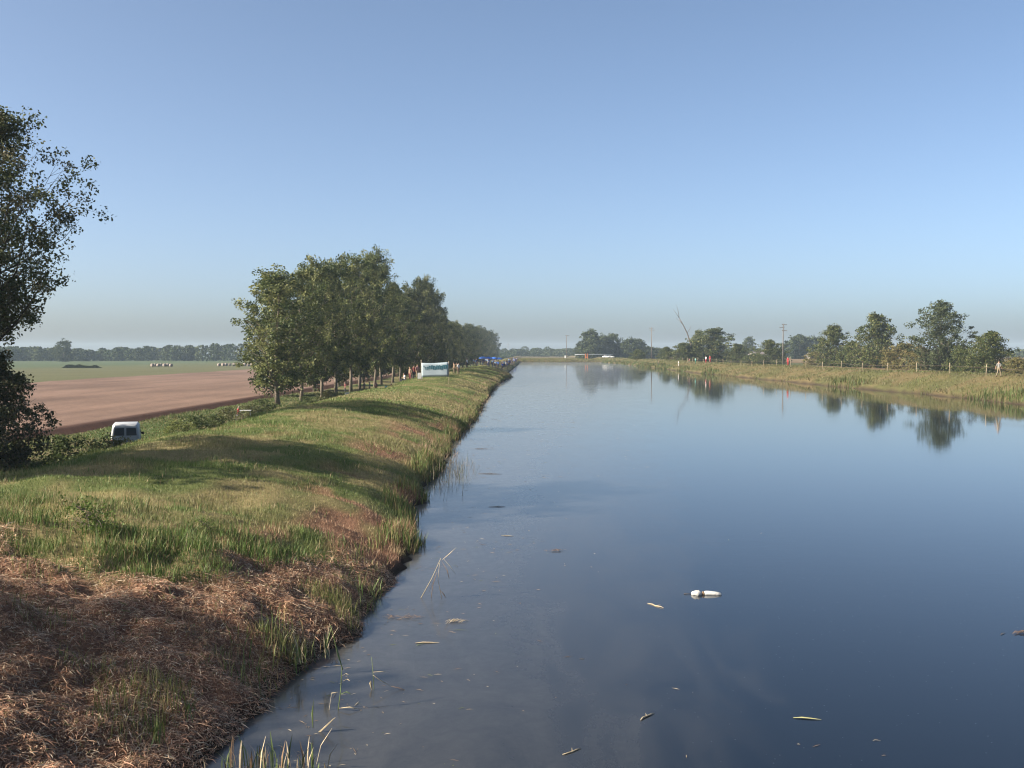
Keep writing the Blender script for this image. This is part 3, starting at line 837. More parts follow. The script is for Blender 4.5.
# right bank trees standing beyond the dike
round_a = [make_tree(200 + i, 10.0, .5, 4.4, prof_bushy, 15000, .32, 62, RIGHTC, up=.7, clump=.72, r0=.16, per=8, inner=.1) for i in range(3)]
tall_a = make_tree(210, 14.5, .7, 5.6, prof_cone, 17000, .34, 66, [(.085, .11, .05), (.11, .13, .065), (.07, .095, .045)], up=.8, clump=.8, r0=.2, per=8, inner=.1)
bush_a = [make_tree(220 + i, 5.0, .2, 3.6, prof_bushy, 6500, .30, 40, OLIVE if i else RIGHTC, up=.4, clump=.65, r0=.07, per=6) for i in range(3)]
def rtree(name, ms, H0, R0, px, y, top, wpx, label, group=None, cat='tree', rz=0.0):
    xx = at_depth(px, y); z = gz(xx, y)
    Hh = zpix(top, y) - z
    ww = wpx / 2 * y / FPX
    return place_tree(name, ms, (xx, y, z - .08), label, rz, (ww / R0, ww / R0, Hh / H0), group, cat)
rtree('broadleaf_tree', tall_a, 14.5, 5.2, 943, 222, 303, 60, 'tallest bluish green tree behind the right bank fence', rz=.5)
rtree('broadleaf_tree', round_a[0], 10, 4.4, 988, 203, 332, 50, 'rounded olive tree right of the tallest tree by the walker', rz=1.2)
rtree('broadleaf_tree', round_a[1], 10, 4.4, 877, 270, 315, 50, 'pointed bushy tree left of the tallest right bank tree', rz=2.0)
rtree('broadleaf_tree', round_a[2], 10, 4.4, 833, 305, 326, 40, 'bushy green tree right of the far blue grove', rz=.1)
rtree('broadleaf_tree', round_a[0], 10, 4.4, 771, 360, 340, 34, 'small round tree between the far grey house and utility pole', rz=3.3)
rtree('broadleaf_tree', round_a[1], 10, 4.4, 713, 405, 329, 52, 'broad dark tree behind the red and white people', rz=4.2)
rtree('broadleaf_tree', round_a[2], 10, 4.4, 699, 425, 331, 26, 'narrow tree between dead leaning trunk and broad dark tree', rz=.9)
rtree('broadleaf_tree', round_a[0], 10, 4.4, 685, 400, 343, 36, 'pale green bushy tree at the foot of the dead leaning trunk', rz=5.2)
rtree('broadleaf_tree', round_a[1], 10, 4.4, 738, 395, 344, 30, 'low tree at right end of the clump by the red people', rz=1.9)
rtree('broadleaf_tree', round_a[2], 10, 4.4, 667, 410, 347, 20, 'small bushy tree at left end of the clump', rz=2.6)
for (px, y, top, w, i, lb) in ((902, 245, 344, 44, 1, 'low olive yellow bush left of the tallest right tree'), (921, 236, 347, 34, 2, 'low olive bush at the foot of the tallest right tree'),
                               (963, 215, 348, 30, 0, 'low green bush between the tallest tree and rounded olive tree'), (855, 285, 343, 34, 0, 'low green bush between the two bushy right bank trees'),
                               (752, 380, 354, 22, 0, 'low bush in front of the far grey house'), (1018, 190, 358, 30, 2, 'low dry bush at the right picture edge'),
                               (638, 425, 350, 17, 0, 'single round bush on the right bank near the far grove'), (815, 320, 352, 26, 1, 'low olive bush by the far white house')):
    rtree('bush', bush_a[i], 5.0, 3.6, px, y, top, w, lb, cat='bush', rz=px * .7)

# far groves (bluish with distance)
far_a = [make_tree(240 + i, 14.0, .8, 5.5, prof_round, 5200, .8, 40, [(.07, .095, .038), (.09, .11, .045)], up=.45, clump=1.2, r0=.25, leafmat=M_FARLEAF, per=6) for i in range(3)]
spire = make_tree(250, 14.0, .5, 2.2, lambda u: .9 - .5 * u, 1800, .8, 20, [(.045, .065, .028)], up=.9, clump=.8, r0=.2, leafmat=M_FARLEAF)
for (px, y, top, w, i, lb) in ((590, 640, 331, 24, 0, 'tallest tree at left end of the far grove'), (603, 655, 336, 26, 1, 'second tree of the far grove by the canal bend'), (613, 660, 335, 18, 2, 'slim tree in the middle of the far grove'),
                               (622, 665, 343, 26, 0, 'low tree in the middle of the far grove'), (630, 645, 339, 20, 1, 'rounded tree right of the middle of the far grove'), (639, 650, 340, 16, 2, 'rightmost tree of the far grove'),
                               (582, 650, 345, 16, 2, 'low tree at the left foot of the far grove'), (651, 690, 347, 24, 0, 'low tree behind the double crossarm pole'), (660, 690, 349, 20, 1, 'low tree right of the double crossarm pole'),
                               (749, 720, 338, 14, 2, 'lone hazy tree above the far grey house'), (800, 650, 336, 34, 0, 'hazy broad grove tree left of the bushy green tree'), (812, 660, 338, 26, 1, 'hazy grove tree above the far white house'),
                               (64, 700, 341, 18, 1, 'lone round tree at left end of the far wood')):
    rtree('far_tree', far_a[i], 14.0, 5.5, px, y, top, w, lb, rz=px)
rtree('columnar_tree', spire, 14.0, 2.2, 794.5, 640, 340, 8, 'dark columnar tree at the left of the hazy grove', rz=1)
rtree('columnar_tree', spire, 14.0, 2.2, 786, 660, 341, 9, 'paler columnar tree beside the utility pole', rz=2)

# the far wood across the fields and the hazy tree lines on the horizon: one mass each
def wood(name, spots, label):
    cs = []; cl = []
    for (x, y, H, R) in spots:
        n = int(150 + 26 * R)
        u = RNG.uniform(0, 1, n); a = RNG.uniform(0, 6.283, n)
        r = R * np.sqrt(RNG.uniform(0.1, 1, n)) * np.clip(np.sin(np.pi * (.18 + .76 * u)), .2, 1) ** .6
        c = np.stack([x + r * np.cos(a), y + r * np.sin(a), gz(x, y) + .4 + u * (H - .4)], -1)
        cs.append(c); cl.append(np.tile(np.array([(.055, .08, .03), (.07, .09, .036), (.05, .07, .03)][random.randrange(3)]), (n, 1)) * RNG.uniform(.8, 1.2, (n, 1)))
    me = leaf_mesh(name, np.concatenate(cs), 1.5, np.concatenate(cl), M_FARLEAF, .8)
    return tag(link(bpy.data.objects.new(name, me)), label, 'wood', kind='stuff')
spots = []
for k in range(150):
    px = random.uniform(-40, 420); y = random.uniform(745, 840)
    top = np.interp(px, [-40, 60, 90, 130, 160, 235, 420], [347, 347, 350, 347, 346.5, 343.5, 342]) + random.uniform(-.8, 2.2)
    spots.append((at_depth(px, y), y, zpix(top, y) + 1.2, random.uniform(4, 7)))
wood('far_wood', spots, 'far hazy wood across the fields on the left')
spots = []
for k in range(170):
    px = random.uniform(470, 660); y = random.uniform(1000, 1350)
    spots.append((at_depth(px, y), y, random.uniform(4.0, 8.5) * (1.5 if random.random() < .12 else 1), random.uniform(5, 9)))
wood('horizon_wood', spots, 'low hazy tree line on the horizon beyond the canal bend')
spots = []
for k in range(190):
    px = random.uniform(650, 1080); y = random.uniform(800, 1200)
    spots.append((at_depth(px, y), y, random.uniform(4.0, 8.0), random.uniform(5, 9)))
wood('horizon_wood', spots, 'low hazy tree line on the horizon behind the right bank trees')

# dark field hedge and lane bushes
cs = []
hc = at(82, 368, -1.2)
n = 2600
c = np.stack([RNG.uniform(-7.5, 7.5, n) + hc.x, RNG.uniform(-1, 1, n) + hc.y, np.zeros(n)], -1)
c[:, 2] = -1.2 + RNG.uniform(.05, 1.0, n) * (.5 + .9 * vnoise(c[:, 0], c[:, 1] * 0, 1.6, 50)) * sstep(7.6, 5.5, np.abs(c[:, 0] - hc.x))
me = leaf_mesh('hedge', c, .5, np.tile(np.array((.05, .072, .03)), (n, 1)) * RNG.uniform(.7, 1.3, (n, 1)), M_FARLEAF)
tag(link(bpy.data.objects.new('hedge', me)), 'low dark hedge on the green field below the far wood', 'hedge')
lane_b = [make_tree(260 + i, 2.2, .1, 1.5, prof_round, 2600, .16, 20, c_, up=.4, clump=.36, r0=.035, per=6) for i, c_ in enumerate(([(.085, .12, .036), (.11, .14, .045)], [(.16, .20, .05), (.20, .22, .065)], [(.15, .15, .065), (.12, .135, .05)]))]
for (px, y, sc, i, lb) in ((72, 50, 1.05, 0, 'dark green bush right of the undergrowth tree'), (101, 51, .95, 2, 'pale leafed bush just left of the parked van'), (86, 47.5, .7, 0, 'low dark bush in front of the pale leafed bush'),
                           (146, 60, .75, 0, 'dark bush just right of the parked van'), (158, 58, .5, 0, 'small dark bush behind the white marker post'), (178, 74, .8, 1, 'yellow green bush along the field ditch'), (196, 78, .9, 0, 'dark green bush along the field ditch'),
                           (214, 82, .8, 0, 'green bush on the ditch left of the seated person'), (228, 88, 1.0, 2, 'dry bush on the ditch behind the seated person'), (255, 96, .9, 2, 'tan bush left of the first row trunk'), (266, 104, 1.0, 0, 'green bush left of the first row trunk'),
                           (310, 112, .9, 0, 'green bush between the first row trunks'), (331, 126, 1.1, 2, 'tan bush between the second and third row trunks'), (368, 140, .9, 2, 'tan bush under the middle of the row')):
    xx = at_depth(px, y)
    place_tree('bush', lane_b[i], (xx, y, gz(xx, y) - .08), lb, px, (sc * .95, sc * .95, sc * (.75 if y < 57 else .55)), cat='bush')
# broad-leaved weed standing out of the green band
wx = -8.0; wy_ = 18.6
me_ = make_tree(270, .5, .04, .34, prof_round, 900, .045, 18, [(.13, .20, .04), (.17, .24, .06)], up=.5, clump=.13, r0=.012, per=5)
for (px, y, sc, lb) in ((92, 17.6, 1.0, 'leafy dark green weed plant in the tall grass band'), (205, 19.2, .5, 'small leafy weed plant right of the dark weed in the grass band')):
    xx = at_depth(px, y)
    place_tree('weed_plant', me_, (xx, y, gz(xx, y) - .02), lb, px, (sc, sc, sc), cat='plant')

# dead leaning trunk
dx = at_depth(691, 402); mb = MB(); k = 402 / FPX
zb = gz(dx, 402)
def dp(px, py): return Vector((at_depth(px, 402) - dx, 0, zpix(py, 402) - zb))
mb.tube([Vector((0.4, 0, -.1)), dp(691, 345), dp(687, 333), dp(683, 325), dp(679, 318)], [.36, .27, .21, .16, .11], 6)
o = empty('dead_tree', (dx, 402, zb)); mb.build('trunk', M_DEADWOOD, o, True)
for br in ([(679, 318), (676.5, 314), (673, 309)], [(679, 318), (678, 311), (676.5, 305)], [(683, 325), (679.5, 321), (676, 318)], [(687, 333), (690, 329), (690.5, 326)]):
    mb = MB(); P = [dp(*q_) for q_ in br]
    mb.tube([P[0], P[1] + Vector((0, .3, 0)), P[2] + Vector((0, .6, 0))], [.10, .07, .03], 5); mb.build('branch', M_DEADWOOD, o, True)
tag(o, 'bare dead trunk leaning left above the right bank clump', 'dead tree')

# ------------------------------------------------------------------ utility poles
def pole(px, y, top, arms, label, arm_px=5):
    xx = at_depth(px, y); z = gz(xx, y); Hh = zpix(top, y) - z
    o = empty('utility_pole', (xx, y, z), random.uniform(-.15, .15))
    mb = MB(); mb.tube([(0, 0, -.4), (0, 0, Hh * .5), (0.02, 0, Hh)], [.19, .16, .12], 8); mb.build('pole_shaft', M_POLE, o, True)
    aw = arm_px * y / FPX
    for (dz, offx) in arms:
        mb = MB(); mb.box((offx * aw, 0, Hh - dz), (aw, .12, .14)); a_ = mb.build('crossarm', M_POLE, o)
        for q_ in (-.44, 0, .44):
            mb = MB(); mb.tube([(offx * aw + q_ * aw, 0, Hh - dz + .07), (offx * aw + q_ * aw, 0, Hh - dz + .16), (offx * aw + q_ * aw, 0, Hh - dz + .22), (offx * aw + q_ * aw, 0, Hh - dz + .32)], [.03, .07, .05, .07], 6)
            mb.build('insulator', M_METAL, a_)
    return tag(o, label, 'utility pole')
pole(566.5, 545, 335, [(.25, .2)], 'slim utility pole left of the far grove', 4)
pole(651.5, 430, 327.5, [(.3, 0), (1.1, .1)], 'utility pole with crossarms right of the far grove', 5)
pole(783, 330, 324, [(.25, .25), (1.1, -.25), (2.1, .25)], 'utility pole with staggered crossarms above the red jacket walker', 5)
# hazy lattice pylon
py_x = at_depth(508, 1500); o = empty('lattice_pylon', (py_x, 1500, gz(py_x, 1500)))
mb = MB()
for sx_ in (-1, 1):
    for sy_ in (-1, 1):
        mb.tube([(sx_ * 2.2, sy_ * 2.2, 0), (sx_ * .5, sy_ * .5, 15), (sx_ * .3, sy_ * .3, 21)], .16, 4)
mb.build('tower_leg_frame', M_METAL, o)
for zz, ww in ((14.5, 8), (18, 6)):
    mb = MB(); mb.box((0, 0, zz), (ww, .3, .3)); mb.build('crossarm', M_METAL, o)
for zz in (3, 6, 9, 12):
    mb = MB(); w_ = 2.2 - 1.7 * zz / 15
    for sx_ in (-1, 1): mb.tube([(-sx_ * w_, -w_, zz - 1.5), (sx_ * w_, -w_, zz + 1.5)], .1, 4)
    mb.build('brace', M_METAL, o)
tag(o, 'faint hazy lattice pylon above the crowd', 'pylon')

# ------------------------------------------------------------------ rail fence along the right bank
fo = empty('rail_fence', (50, 107, gz(50, 107)))
post_mb = MB(); post_mb.tube([(0, 0, -.3), (0, 0, 1.08), (0, 0, 1.14)], [.05, .046, .03], 7)
post_me = post_mb.mesh('post', M_PALEWOOD, True)
base_v = Vector(fo.location)
ys = [98.3 + 9.2 * k for k in range(24)]
fp = []
for yy in ys:
    xx = float(shore_r(yy)) + 6.0
    P = Vector((xx, yy, gz(xx, yy))); fp.append(P)
    o = bpy.data.objects.new('post', post_me); link(o, fo); o.location = P - base_v
    o.rotation_euler = (random.uniform(-.05, .05), random.uniform(-.06, .06), random.uniform(0, 3)); o.scale = (1, 1, random.uniform(.88, 1.1))
for a_, b_ in zip(fp[:-1], fp[1:]):
    mb = MB()
    A = a_ - base_v + Vector((0, 0, .85)); B = b_ - base_v + Vector((0, 0, .85)); Mi = (A + B) / 2 - Vector((0, 0, .05))
    mb.tube([A, Mi, B], .026, 5); mb.build('rail', M_DARKBARK, fo, True)
tag(fo, 'wooden post and rail fence along the top of the right bank', 'fence')

# ------------------------------------------------------------------ people
def skin_body(seed, pose):
    """continuous figure grown over a skeleton; faces get slots skin, shirt, trousers, hair, shoes"""
    V = []; E = []; R = []; K = []
    def v(p, r, k, par=None):
        V.append(Vector(p)); R.append(r); K.append(k)
        if par is not None: E.append((par, len(V) - 1))
        return len(V) - 1
    sit = pose == 'sit'
    dz = -.46 if sit else 0.0
    pel = v((0, 0, .95 + dz), (.155, .115), 2)
    wa = v((0, .0, 1.10 + dz), (.135, .10), 1, pel)
    ch = v((0, .0 if not sit else .03, 1.30 + dz), (.165, .115), 1, wa)
    nk = v((0, .01 if not sit else .05, 1.465 + dz), (.062, .062), 0, ch)
    hd = v((0, .025 if not sit else .08, 1.565 + dz), (.078, .088), 0, nk)
    cr = v((0, .01 if not sit else .06, 1.67 + dz), (.078, .092), 3, hd)
    ns = v((0, .125 if not sit else .18, 1.575 + dz), (.014, .02), 0, hd)
    for sx in (-1, 1):
        shd = v((sx * .175, 0, 1.405 + dz), (.062, .062), 1, ch)
        if pose == 'stand':
            el, wr, hn = (sx * .235, -.03, 1.13), (sx * .245, .05, .89), (sx * .245, .075, .81)
        elif pose == 'fish' or sit:
            el, wr, hn = (sx * .24, .02, 1.15 + dz), (sx * .15, .25, 1.12 + dz), (sx * .12, .32, 1.13 + dz)
        else:
            el, wr, hn = (sx * .235, .06 * sx - .05, 1.13), (sx * .245, .16 * sx, .92), (sx * .24, .19 * sx, .85)
        e = v(el, (.047, .047), 1, shd); w = v(wr, (.032, .032), 0, e); h = v(hn, (.036, .018), 0, w)
        dv = (Vector(hn) - Vector(wr)).normalized()
        for q_ in range(4):
            f1 = v(Vector(hn) + dv * .05 + Vector((0, (q_ - 1.5) * .017, -.004 * q_)), (.009, .009), 0, h)
            v(V[f1] + dv * (.04 - .004 * abs(q_ - 1)) + Vector((-sx * .008, 0, -.008)), (.007, .007), 0, f1)
        v(Vector(hn) + Vector((-sx * .01, .045, .012)), (.01, .01), 0, h)
        hp = v((sx * .09, 0, .87 + dz), (.088, .092), 2, pel)
        if sit:
            kn = v((sx * .13, .42, .50), (.062, .062), 2, hp); an = v((sx * .13, .40, .10), (.045, .045), 2, kn); to = v((sx * .14, .55, .045), (.045, .035), 4, an)
        elif pose == 'walk':
            kn = v((sx * .095, .10 * sx + .06, .49), (.062, .062), 2, hp); an = v((sx * .10, .24 * sx - .03, .09 if sx > 0 else .13), (.042, .042), 2, kn); to = v((sx * .11, .24 * sx + .11, .04 if sx > 0 else .05), (.045, .032), 4, an)
        else:
            kn = v((sx * .10, .02, .48), (.062, .062), 2, hp); an = v((sx * .11, -.01, .09), (.042, .042), 2, kn); to = v((sx * .125, .13, .04), (.045, .032), 4, an)
    me = bpy.data.meshes.new('body'); me.from_pydata(V, E, []); me.update()
    o = bpy.data.objects.new('body_tmp', me); COL.objects.link(o)
    sm = o.modifiers.new('skin', 'SKIN'); sm.use_smooth_shade = True
    for i, sv in enumerate(me.skin_vertices[0].data):
        sv.radius = R[i]; sv.use_root = (i == 0)
    sb = o.modifiers.new('sub', 'SUBSURF'); sb.levels = 1; sb.render_levels = 1
    dg = bpy.context.evaluated_depsgraph_get(); dg.update()
    out = bpy.data.meshes.new_from_object(o.evaluated_get(dg))
    bpy.data.objects.remove(o)
    out.name = 'person_body'
    nv = len(out.polygons)
    cen = np.zeros(nv * 3, dtype=np.float32); out.polygons.foreach_get('center', cen); cen = cen.reshape(-1, 3)
    A = np.array([V[a] for a, b_ in E]); B = np.array([V[b_] for a, b_ in E]); kb = [K[b_] for a, b_ in E]
    ab = B - A; best = np.full(nv, 1e9); mi = np.zeros(nv, dtype=np.int32)
    for i in range(len(E)):
        t = np.clip(((cen - A[i]) @ ab[i]) / max(1e-9, ab[i] @ ab[i]), 0, 1)
        dd = np.linalg.norm(cen - (A[i] + t[:, None] * ab[i]), axis=1)
        k = dd < best; best[k] = dd[k]; mi[k] = kb[i]
    ztop = V[hd].z
    back = (cen[:, 2] > ztop - .03) & (cen[:, 1] < V[hd].y - .03)
    mi[back] = 3
    for m_ in range(5): out.materials.append(M_WHITE)
    out.polygons.foreach_set('material_index', mi)
    out.polygons.foreach_set('use_smooth', np.ones(nv, dtype=bool))
    return out

BODY = {p_: skin_body(1, p_) for p_ in ('stand', 'walk', 'fish', 'sit')}
_cm = {}
def cmat(rgb, nm):
    key = (rgb, nm)
    if key not in _cm: _cm[key] = mat_plain(nm, rgb, .8, .15, 7)
    return _cm[key]
SKIN = (.32, .19, .13); HAIR = [(.04, .03, .02), (.10, .065, .035), (.25, .22, .2)]
CL = {'blue': (.03, .12, .45), 'light blue': (.25, .42, .62), 'white': (.75, .75, .74), 'red': (.36, .02, .03), 'dark': (.03, .03, .04), 'navy': (.025, .035, .11), 'tan': (.27, .20, .13), 'green': (.04, .13, .08),
      'turquoise': (.20, .55, .52), 'grey': (.20, .20, .19), 'denim': (.07, .10, .18), 'pink': (.36, .19, .18), 'khaki': (.22, .18, .12), 'maroon': (.20, .05, .05)}
def person(x, y, shirt, trousers, pose, rz, label, group=None, z=None, sc=1.0, hair=None):
    o = bpy.data.objects.new('person', BODY[pose]); COL.objects.link(o)
    o.location = (x, y, (gz(x, y) if z is None else z) - .005)
    o.rotation_euler = (0, 0, rz); o.scale = (sc, sc, sc)
    ms = [cmat(SKIN, 'skin'), cmat(CL[shirt], shirt.replace(' ', '_') + '_shirt'), cmat(CL[trousers], trousers + '_trousers'), cmat(hair or random.choice(HAIR), 'hair'), cmat((.05, .045, .04), 'shoe')]
    for i, m_ in enumerate(ms):
        o.material_slots[i].link = 'OBJECT'; o.material_slots[i].material = m_
    return tag(o, label, 'person', group)

# walker on the right bank by the fence
yy = 112.5; xx = at_depth(999, yy)
person(xx, yy, 'grey', 'khaki', 'walk', -1.2, 'person in grey top walking by the fence under the rounded olive tree', sc=1.04)
yy = 203; xx = at_depth(788, yy)
person(xx, yy, 'red', 'red', 'stand', 2.2, 'person in red standing alone on the right bank by the staggered crossarm pole', sc=1.05, hair=(.6, .5, .45))
yy = 268; xx = at_depth(706, yy)
person(xx, yy, 'white', 'red', 'stand', 1.9, 'person in white top and red trousers beside person in red', sc=1.08)
xx = at_depth(710, yy + 1)
person(xx, yy + 1, 'red', 'red', 'stand', 2.4, 'person in red beside person in white top on the right bank', sc=1.05, hair=(.6, .55, .5))
yy = 275; xx = at_depth(695.5, yy)
person(xx, yy, 'turquoise', 'green', 'fish', 2.0, 'person in pale turquoise top left of the red and white pair', sc=.98)
yy = 285; xx = at_depth(678.5, yy)
person(xx, yy, 'white', 'white', 'stand', 1.6, 'person all in white left of the turquoise top', sc=.98)
yy = 285; xx = at_depth(689.5, yy)
person(xx, yy, 'pink', 'tan', 'sit', 1.6, 'person in pink seated between the white and turquoise figures')
yy = 330; xx = at_depth(659, yy)
person(xx, yy, 'tan', 'dark', 'sit', 1.5, 'person in tan seated on the right bank near the crossarm pole')

# crowd of anglers and spectators on the left bank
cols = ['blue', 'blue', 'light blue', 'white', 'blue', 'navy', 'dark', 'white', 'light blue', 'blue', 'red', 'green', 'white', 'grey', 'navy']
rc = random.Random(5)
crowd_n = 0
for k in range(76):
    f = k / 75
    yy = 236 + 40 * rc.random() if f < .5 else 270 + 210 * ((f - .5) * 2) ** 1.3
    px = rc.uniform(472, 503) if f < .5 else float(np.interp(yy, [270, 330, 400, 480], [504, 511, 516.5, 520])) + rc.uniform(-4, 2.5)
    xx = at_depth(px, yy)
    xx = min(xx, float(shore_l(yy)) - 1.0)
    cc = rc.choice(cols)
    if f < .5:
        lb, gr = 'person in %s top in the crowd under the row on the left bank' % cc, 'crowd by the blue umbrellas in %s' % cc
    else:
        lb, gr = 'person in %s top among the far anglers at the left water edge' % cc, 'far anglers on the left bank in %s' % cc
    person(xx, yy, cc, rc.choice(['denim', 'dark', 'navy', 'khaki']), rc.choice(['stand', 'stand', 'fish', 'walk']), rc.uniform(0, 6.28), lb, gr, sc=rc.uniform(.96, 1.07))
# people under the row
for (px, py_, z_, sh_, tr, ps, lb, rz) in ((391.5, 386, None, 'red', 'red', 'sit', 'person in bright red sitting under the left row', 1.2), (386, 387, None, 'turquoise', 'dark', 'sit', 'person in pale turquoise sitting beside the red clad person', 1.0),
                                       (410, 381, None, 'tan', 'maroon', 'stand', 'person in tan top standing left of the banner', 2.4), (414, 380.5, None, 'maroon', 'dark', 'stand', 'person in maroon standing close left of the banner', 3.4),
                                       (404.5, 383.5, None, 'white', 'dark', 'sit', 'person in white sitting left of the tan top person', 2.0), (417.5, 380, None, 'pink', 'tan', 'stand', 'person in pink standing next to the banner post', .5),
                                       (454, 373.5, None, 'tan', 'khaki', 'stand', 'person in tan standing right of the banner', 2.0), (458.5, 373, None, 'white', 'tan', 'stand', 'person in white top standing right of the tan clad person', 4.0),
                                       (456.5, 372.5, None, 'khaki', 'khaki', 'stand', 'person in khaki between the tan and white people right of the banner', 3.0), (467, 369.5, None, 'white', 'dark', 'stand', 'person in white top alone left of the crowd', 1.0),
                                       (345, 380, None, 'maroon', 'dark', 'stand', 'person in dark red between two row trunks', 2.0), (364, 388, None, 'tan', 'khaki', 'stand', 'person in tan under the middle of the row', 1.0),
                                       (376, 386, None, 'pink', 'dark', 'stand', 'person in pale pink under the middle of the row', 2.5), (369.5, 387, None, 'grey', 'dark', 'stand', 'person in grey under the middle of the row', 2.0)):
    yy = 125.0 if px > 400 else (150.0 if px > 355 else 152.0)
    if px > 450: yy = 150.0
    if px > 465: yy = 190.0
    xx = at_depth(px, yy)
    person(xx, yy, sh_, tr, ps, rz, lb)
# seated person and white table by the ditch
yy = 93; xx = at_depth(237.5, yy)
person(xx, yy, 'red', 'tan', 'sit', -1.2, 'person in red top seated near the field ditch beside white table', sc=1.0)
def stool(x, y, label):
    z = gz(x, y); mb = MB(); mb.box((0, 0, .42), (.34, .34, .04)); o = empty('stool', (x, y, z)); mb.build('seat', M_DIRTYWHITE, o)
    for sx_ in (-1, 1):
        for sy_ in (-1, 1):
            mb = MB(); mb.tube([(sx_ * .15, sy_ * .15, -.02), (sx_ * .13, sy_ * .13, .41)], .016, 5); mb.build('leg', M_METAL, o)
    return tag(o, label, 'stool')
for pobj in [o for o in bpy.data.objects if o.name.startswith('person') and o.data == BODY['sit']]:
    nm = pobj['label'].replace('person', 'small stool under the person', 1)
    w = nm.split()[:15]
    stool(pobj.location.x, pobj.location.y, ' '.join(w))
yy = 94; xx = at_depth(245, yy); z = gz(xx, yy)
o = empty('folding_table', (xx, yy, z), .2)
mb = MB(); mb.box((0, 0, .74), (1.0, .6, .05)); bevel(mb.build('table_top', M_WHITE, o), .01)
for sx_ in (-1, 1):
    for sy_ in (-1, 1):
        mb = MB(); mb.tube([(sx_ * .45, sy_ * .25, -.02), (sx_ * .40, sy_ * .22, .72)], .018, 5); mb.build('leg', M_METAL, o)
tag(o, 'small white folding table by the seated person near the ditch', 'table')

# blue angling umbrellas in the crowd
def umbrella(px, y, label, H=2.2, R=1.05):
    xx = min(at_depth(px, y), float(shore_l(y)) - 1.5); z = gz(xx, y)
    o = empty('umbrella', (xx, y, z), px)
    mb = MB(); mb.tube([(0, 0, -.2), (0, 0, H)], .02, 6); mb.build('pole_shaft', M_METAL, o)
    mb = MB(); n_ = 16; rings = []
    for (r_, z_) in ((R, H - .42), (R * .72, H - .2), (R * .38, H - .05), (.03, H + .02)):
        rings.append([Vector((r_ * math.cos(2 * math.pi * k_ / n_) * (1 - .05 * (k_ % 2)), r_ * math.sin(2 * math.pi * k_ / n_) * (1 - .05 * (k_ % 2)), z_ - .05 * (k_ % 2) * (r_ > .5))) for k_ in range(n_)])
    mb.loft(rings, cap=False); c_ = mb.build('canopy', M_BLUECLOTH, o, True)
    so = c_.modifiers.new('thick', 'SOLIDIFY'); so.thickness = .01
    for k_ in range(8):
        a_ = 2 * math.pi * (2 * k_) / 16
        mb = MB(); mb.tube([(0, 0, H - .04), (R * .72 * math.cos(a_), R * .72 * math.sin(a_), H - .235), (R * .98 * math.cos(a_), R * .98 * math.sin(a_), H - .45)], .008, 4); mb.build('rib', M_METAL, o)
    return tag(o, label, 'umbrella')
for px, y, lb in ((483, 246, 'leftmost blue umbrella of the crowd on the left bank'), (488.5, 251, 'second blue umbrella from the left in the crowd'), (494, 256, 'third blue umbrella from the left in the crowd'), (499, 262, 'blue umbrella nearest the water edge in the crowd')):
    umbrella(px, y, lb)

# ------------------------------------------------------------------ banner
by = 110.0
bx0, bx1 = at_depth(421.5, by), at_depth(448.5, by)
bz0, bz1 = gz(bx0, by), gz(bx1, by)
o = empty('banner', ((bx0 + bx1) / 2, by, min(bz0, bz1)))
ox, oz = (bx0 + bx1) / 2, min(bz0, bz1)
for xx, top, z_ in ((bx0 - .03, 359.8, bz0), (bx1 + .03, 361, bz1)):
    mb = MB(); mb.tube([(xx - ox, 0, z_ - oz - .3), (xx - ox, 0, zpix(top, by) - oz)], .035, 6); mb.build('post', M_PALEWOOD, o, True)
NXB, NZB = 14, 6
rows = []
for j in range(NZB + 1):
    r_ = []
    for i in range(NXB + 1):
        f, g = i / NXB, j / NZB
        topz = zpix(362.9 - .9 * f + .5 * math.sin(f * math.pi), by); botz = zpix(377.2 - .8 * f - .3 * math.sin(f * math.pi), by)
        r_.append((bx0 + (bx1 - bx0) * f - ox, -.07 - .03 * math.sin(f * 9) * g - .03 * g * math.sin(f * math.pi), botz * (1 - g) + topz * g - oz))
    rows.append(r_)
mb = MB()
mb.add([p_ for r_ in rows for p_ in r_], [(j * (NXB + 1) + i, j * (NXB + 1) + i + 1, (j + 1) * (NXB + 1) + i + 1, (j + 1) * (NXB + 1) + i) for j in range(NZB) for i in range(NXB)])
cl_ = mb.build('cloth', M_BANNER, o, True)
so = cl_.modifiers.new('thick', 'SOLIDIFY'); so.thickness = .008
# the blurred lettering: one line of letter shapes
marks = [(424.0, 366.6, .6, 1.0), (425.6, 368.3, .7, 2.0), (427.6, 368.2, .8, 2.6), (429.6, 367.4, 1.0, 2.6), (432.2, 367.2, 1.2, 3.0), (434.5, 367.9, 1.3, 3.2), (437.3, 367.4, 1.2, 3.2), (439.5, 367.2, 1.0, 3.2), (441.6, 367.8, 1.1, 3.4), (443.5, 366.8, 1.2, 3.0), (445.3, 366.8, 1.1, 3.2), (447.0, 366.8, .9, 2.8)]
def banner_y(x):
    f = (x - bx0) / (bx1 - bx0); g = .68
    return -.07 - .03 * math.sin(f * 9) * g - .03 * g * math.sin(f * math.pi) - .02
for (mx_, my_, mw, mh) in marks:
    xx = at_depth(mx_, by); zc = zpix(my_, by) - oz; w_ = mw * by / FPX; h_ = mh * 1.25 * by / FPX; w_ *= 1.15; st = w_ * .55
    mb = MB(); yb_ = banner_y(xx)
    mb.box((xx - ox - w_ / 2, yb_, zc), (st, .006, h_)); mb.box((xx - ox + w_ / 2, yb_ - .003, zc - h_ * .05), (st, .006, h_ * .9))
    mb.box((xx - ox, yb_ + .002, zc + h_ * .38), (w_, .006, h_ * .22))
    mb.build('letter', M_TEAL, cl_)
tag(o, 'pale blue white banner with teal lettering on two posts on the left bank', 'banner')
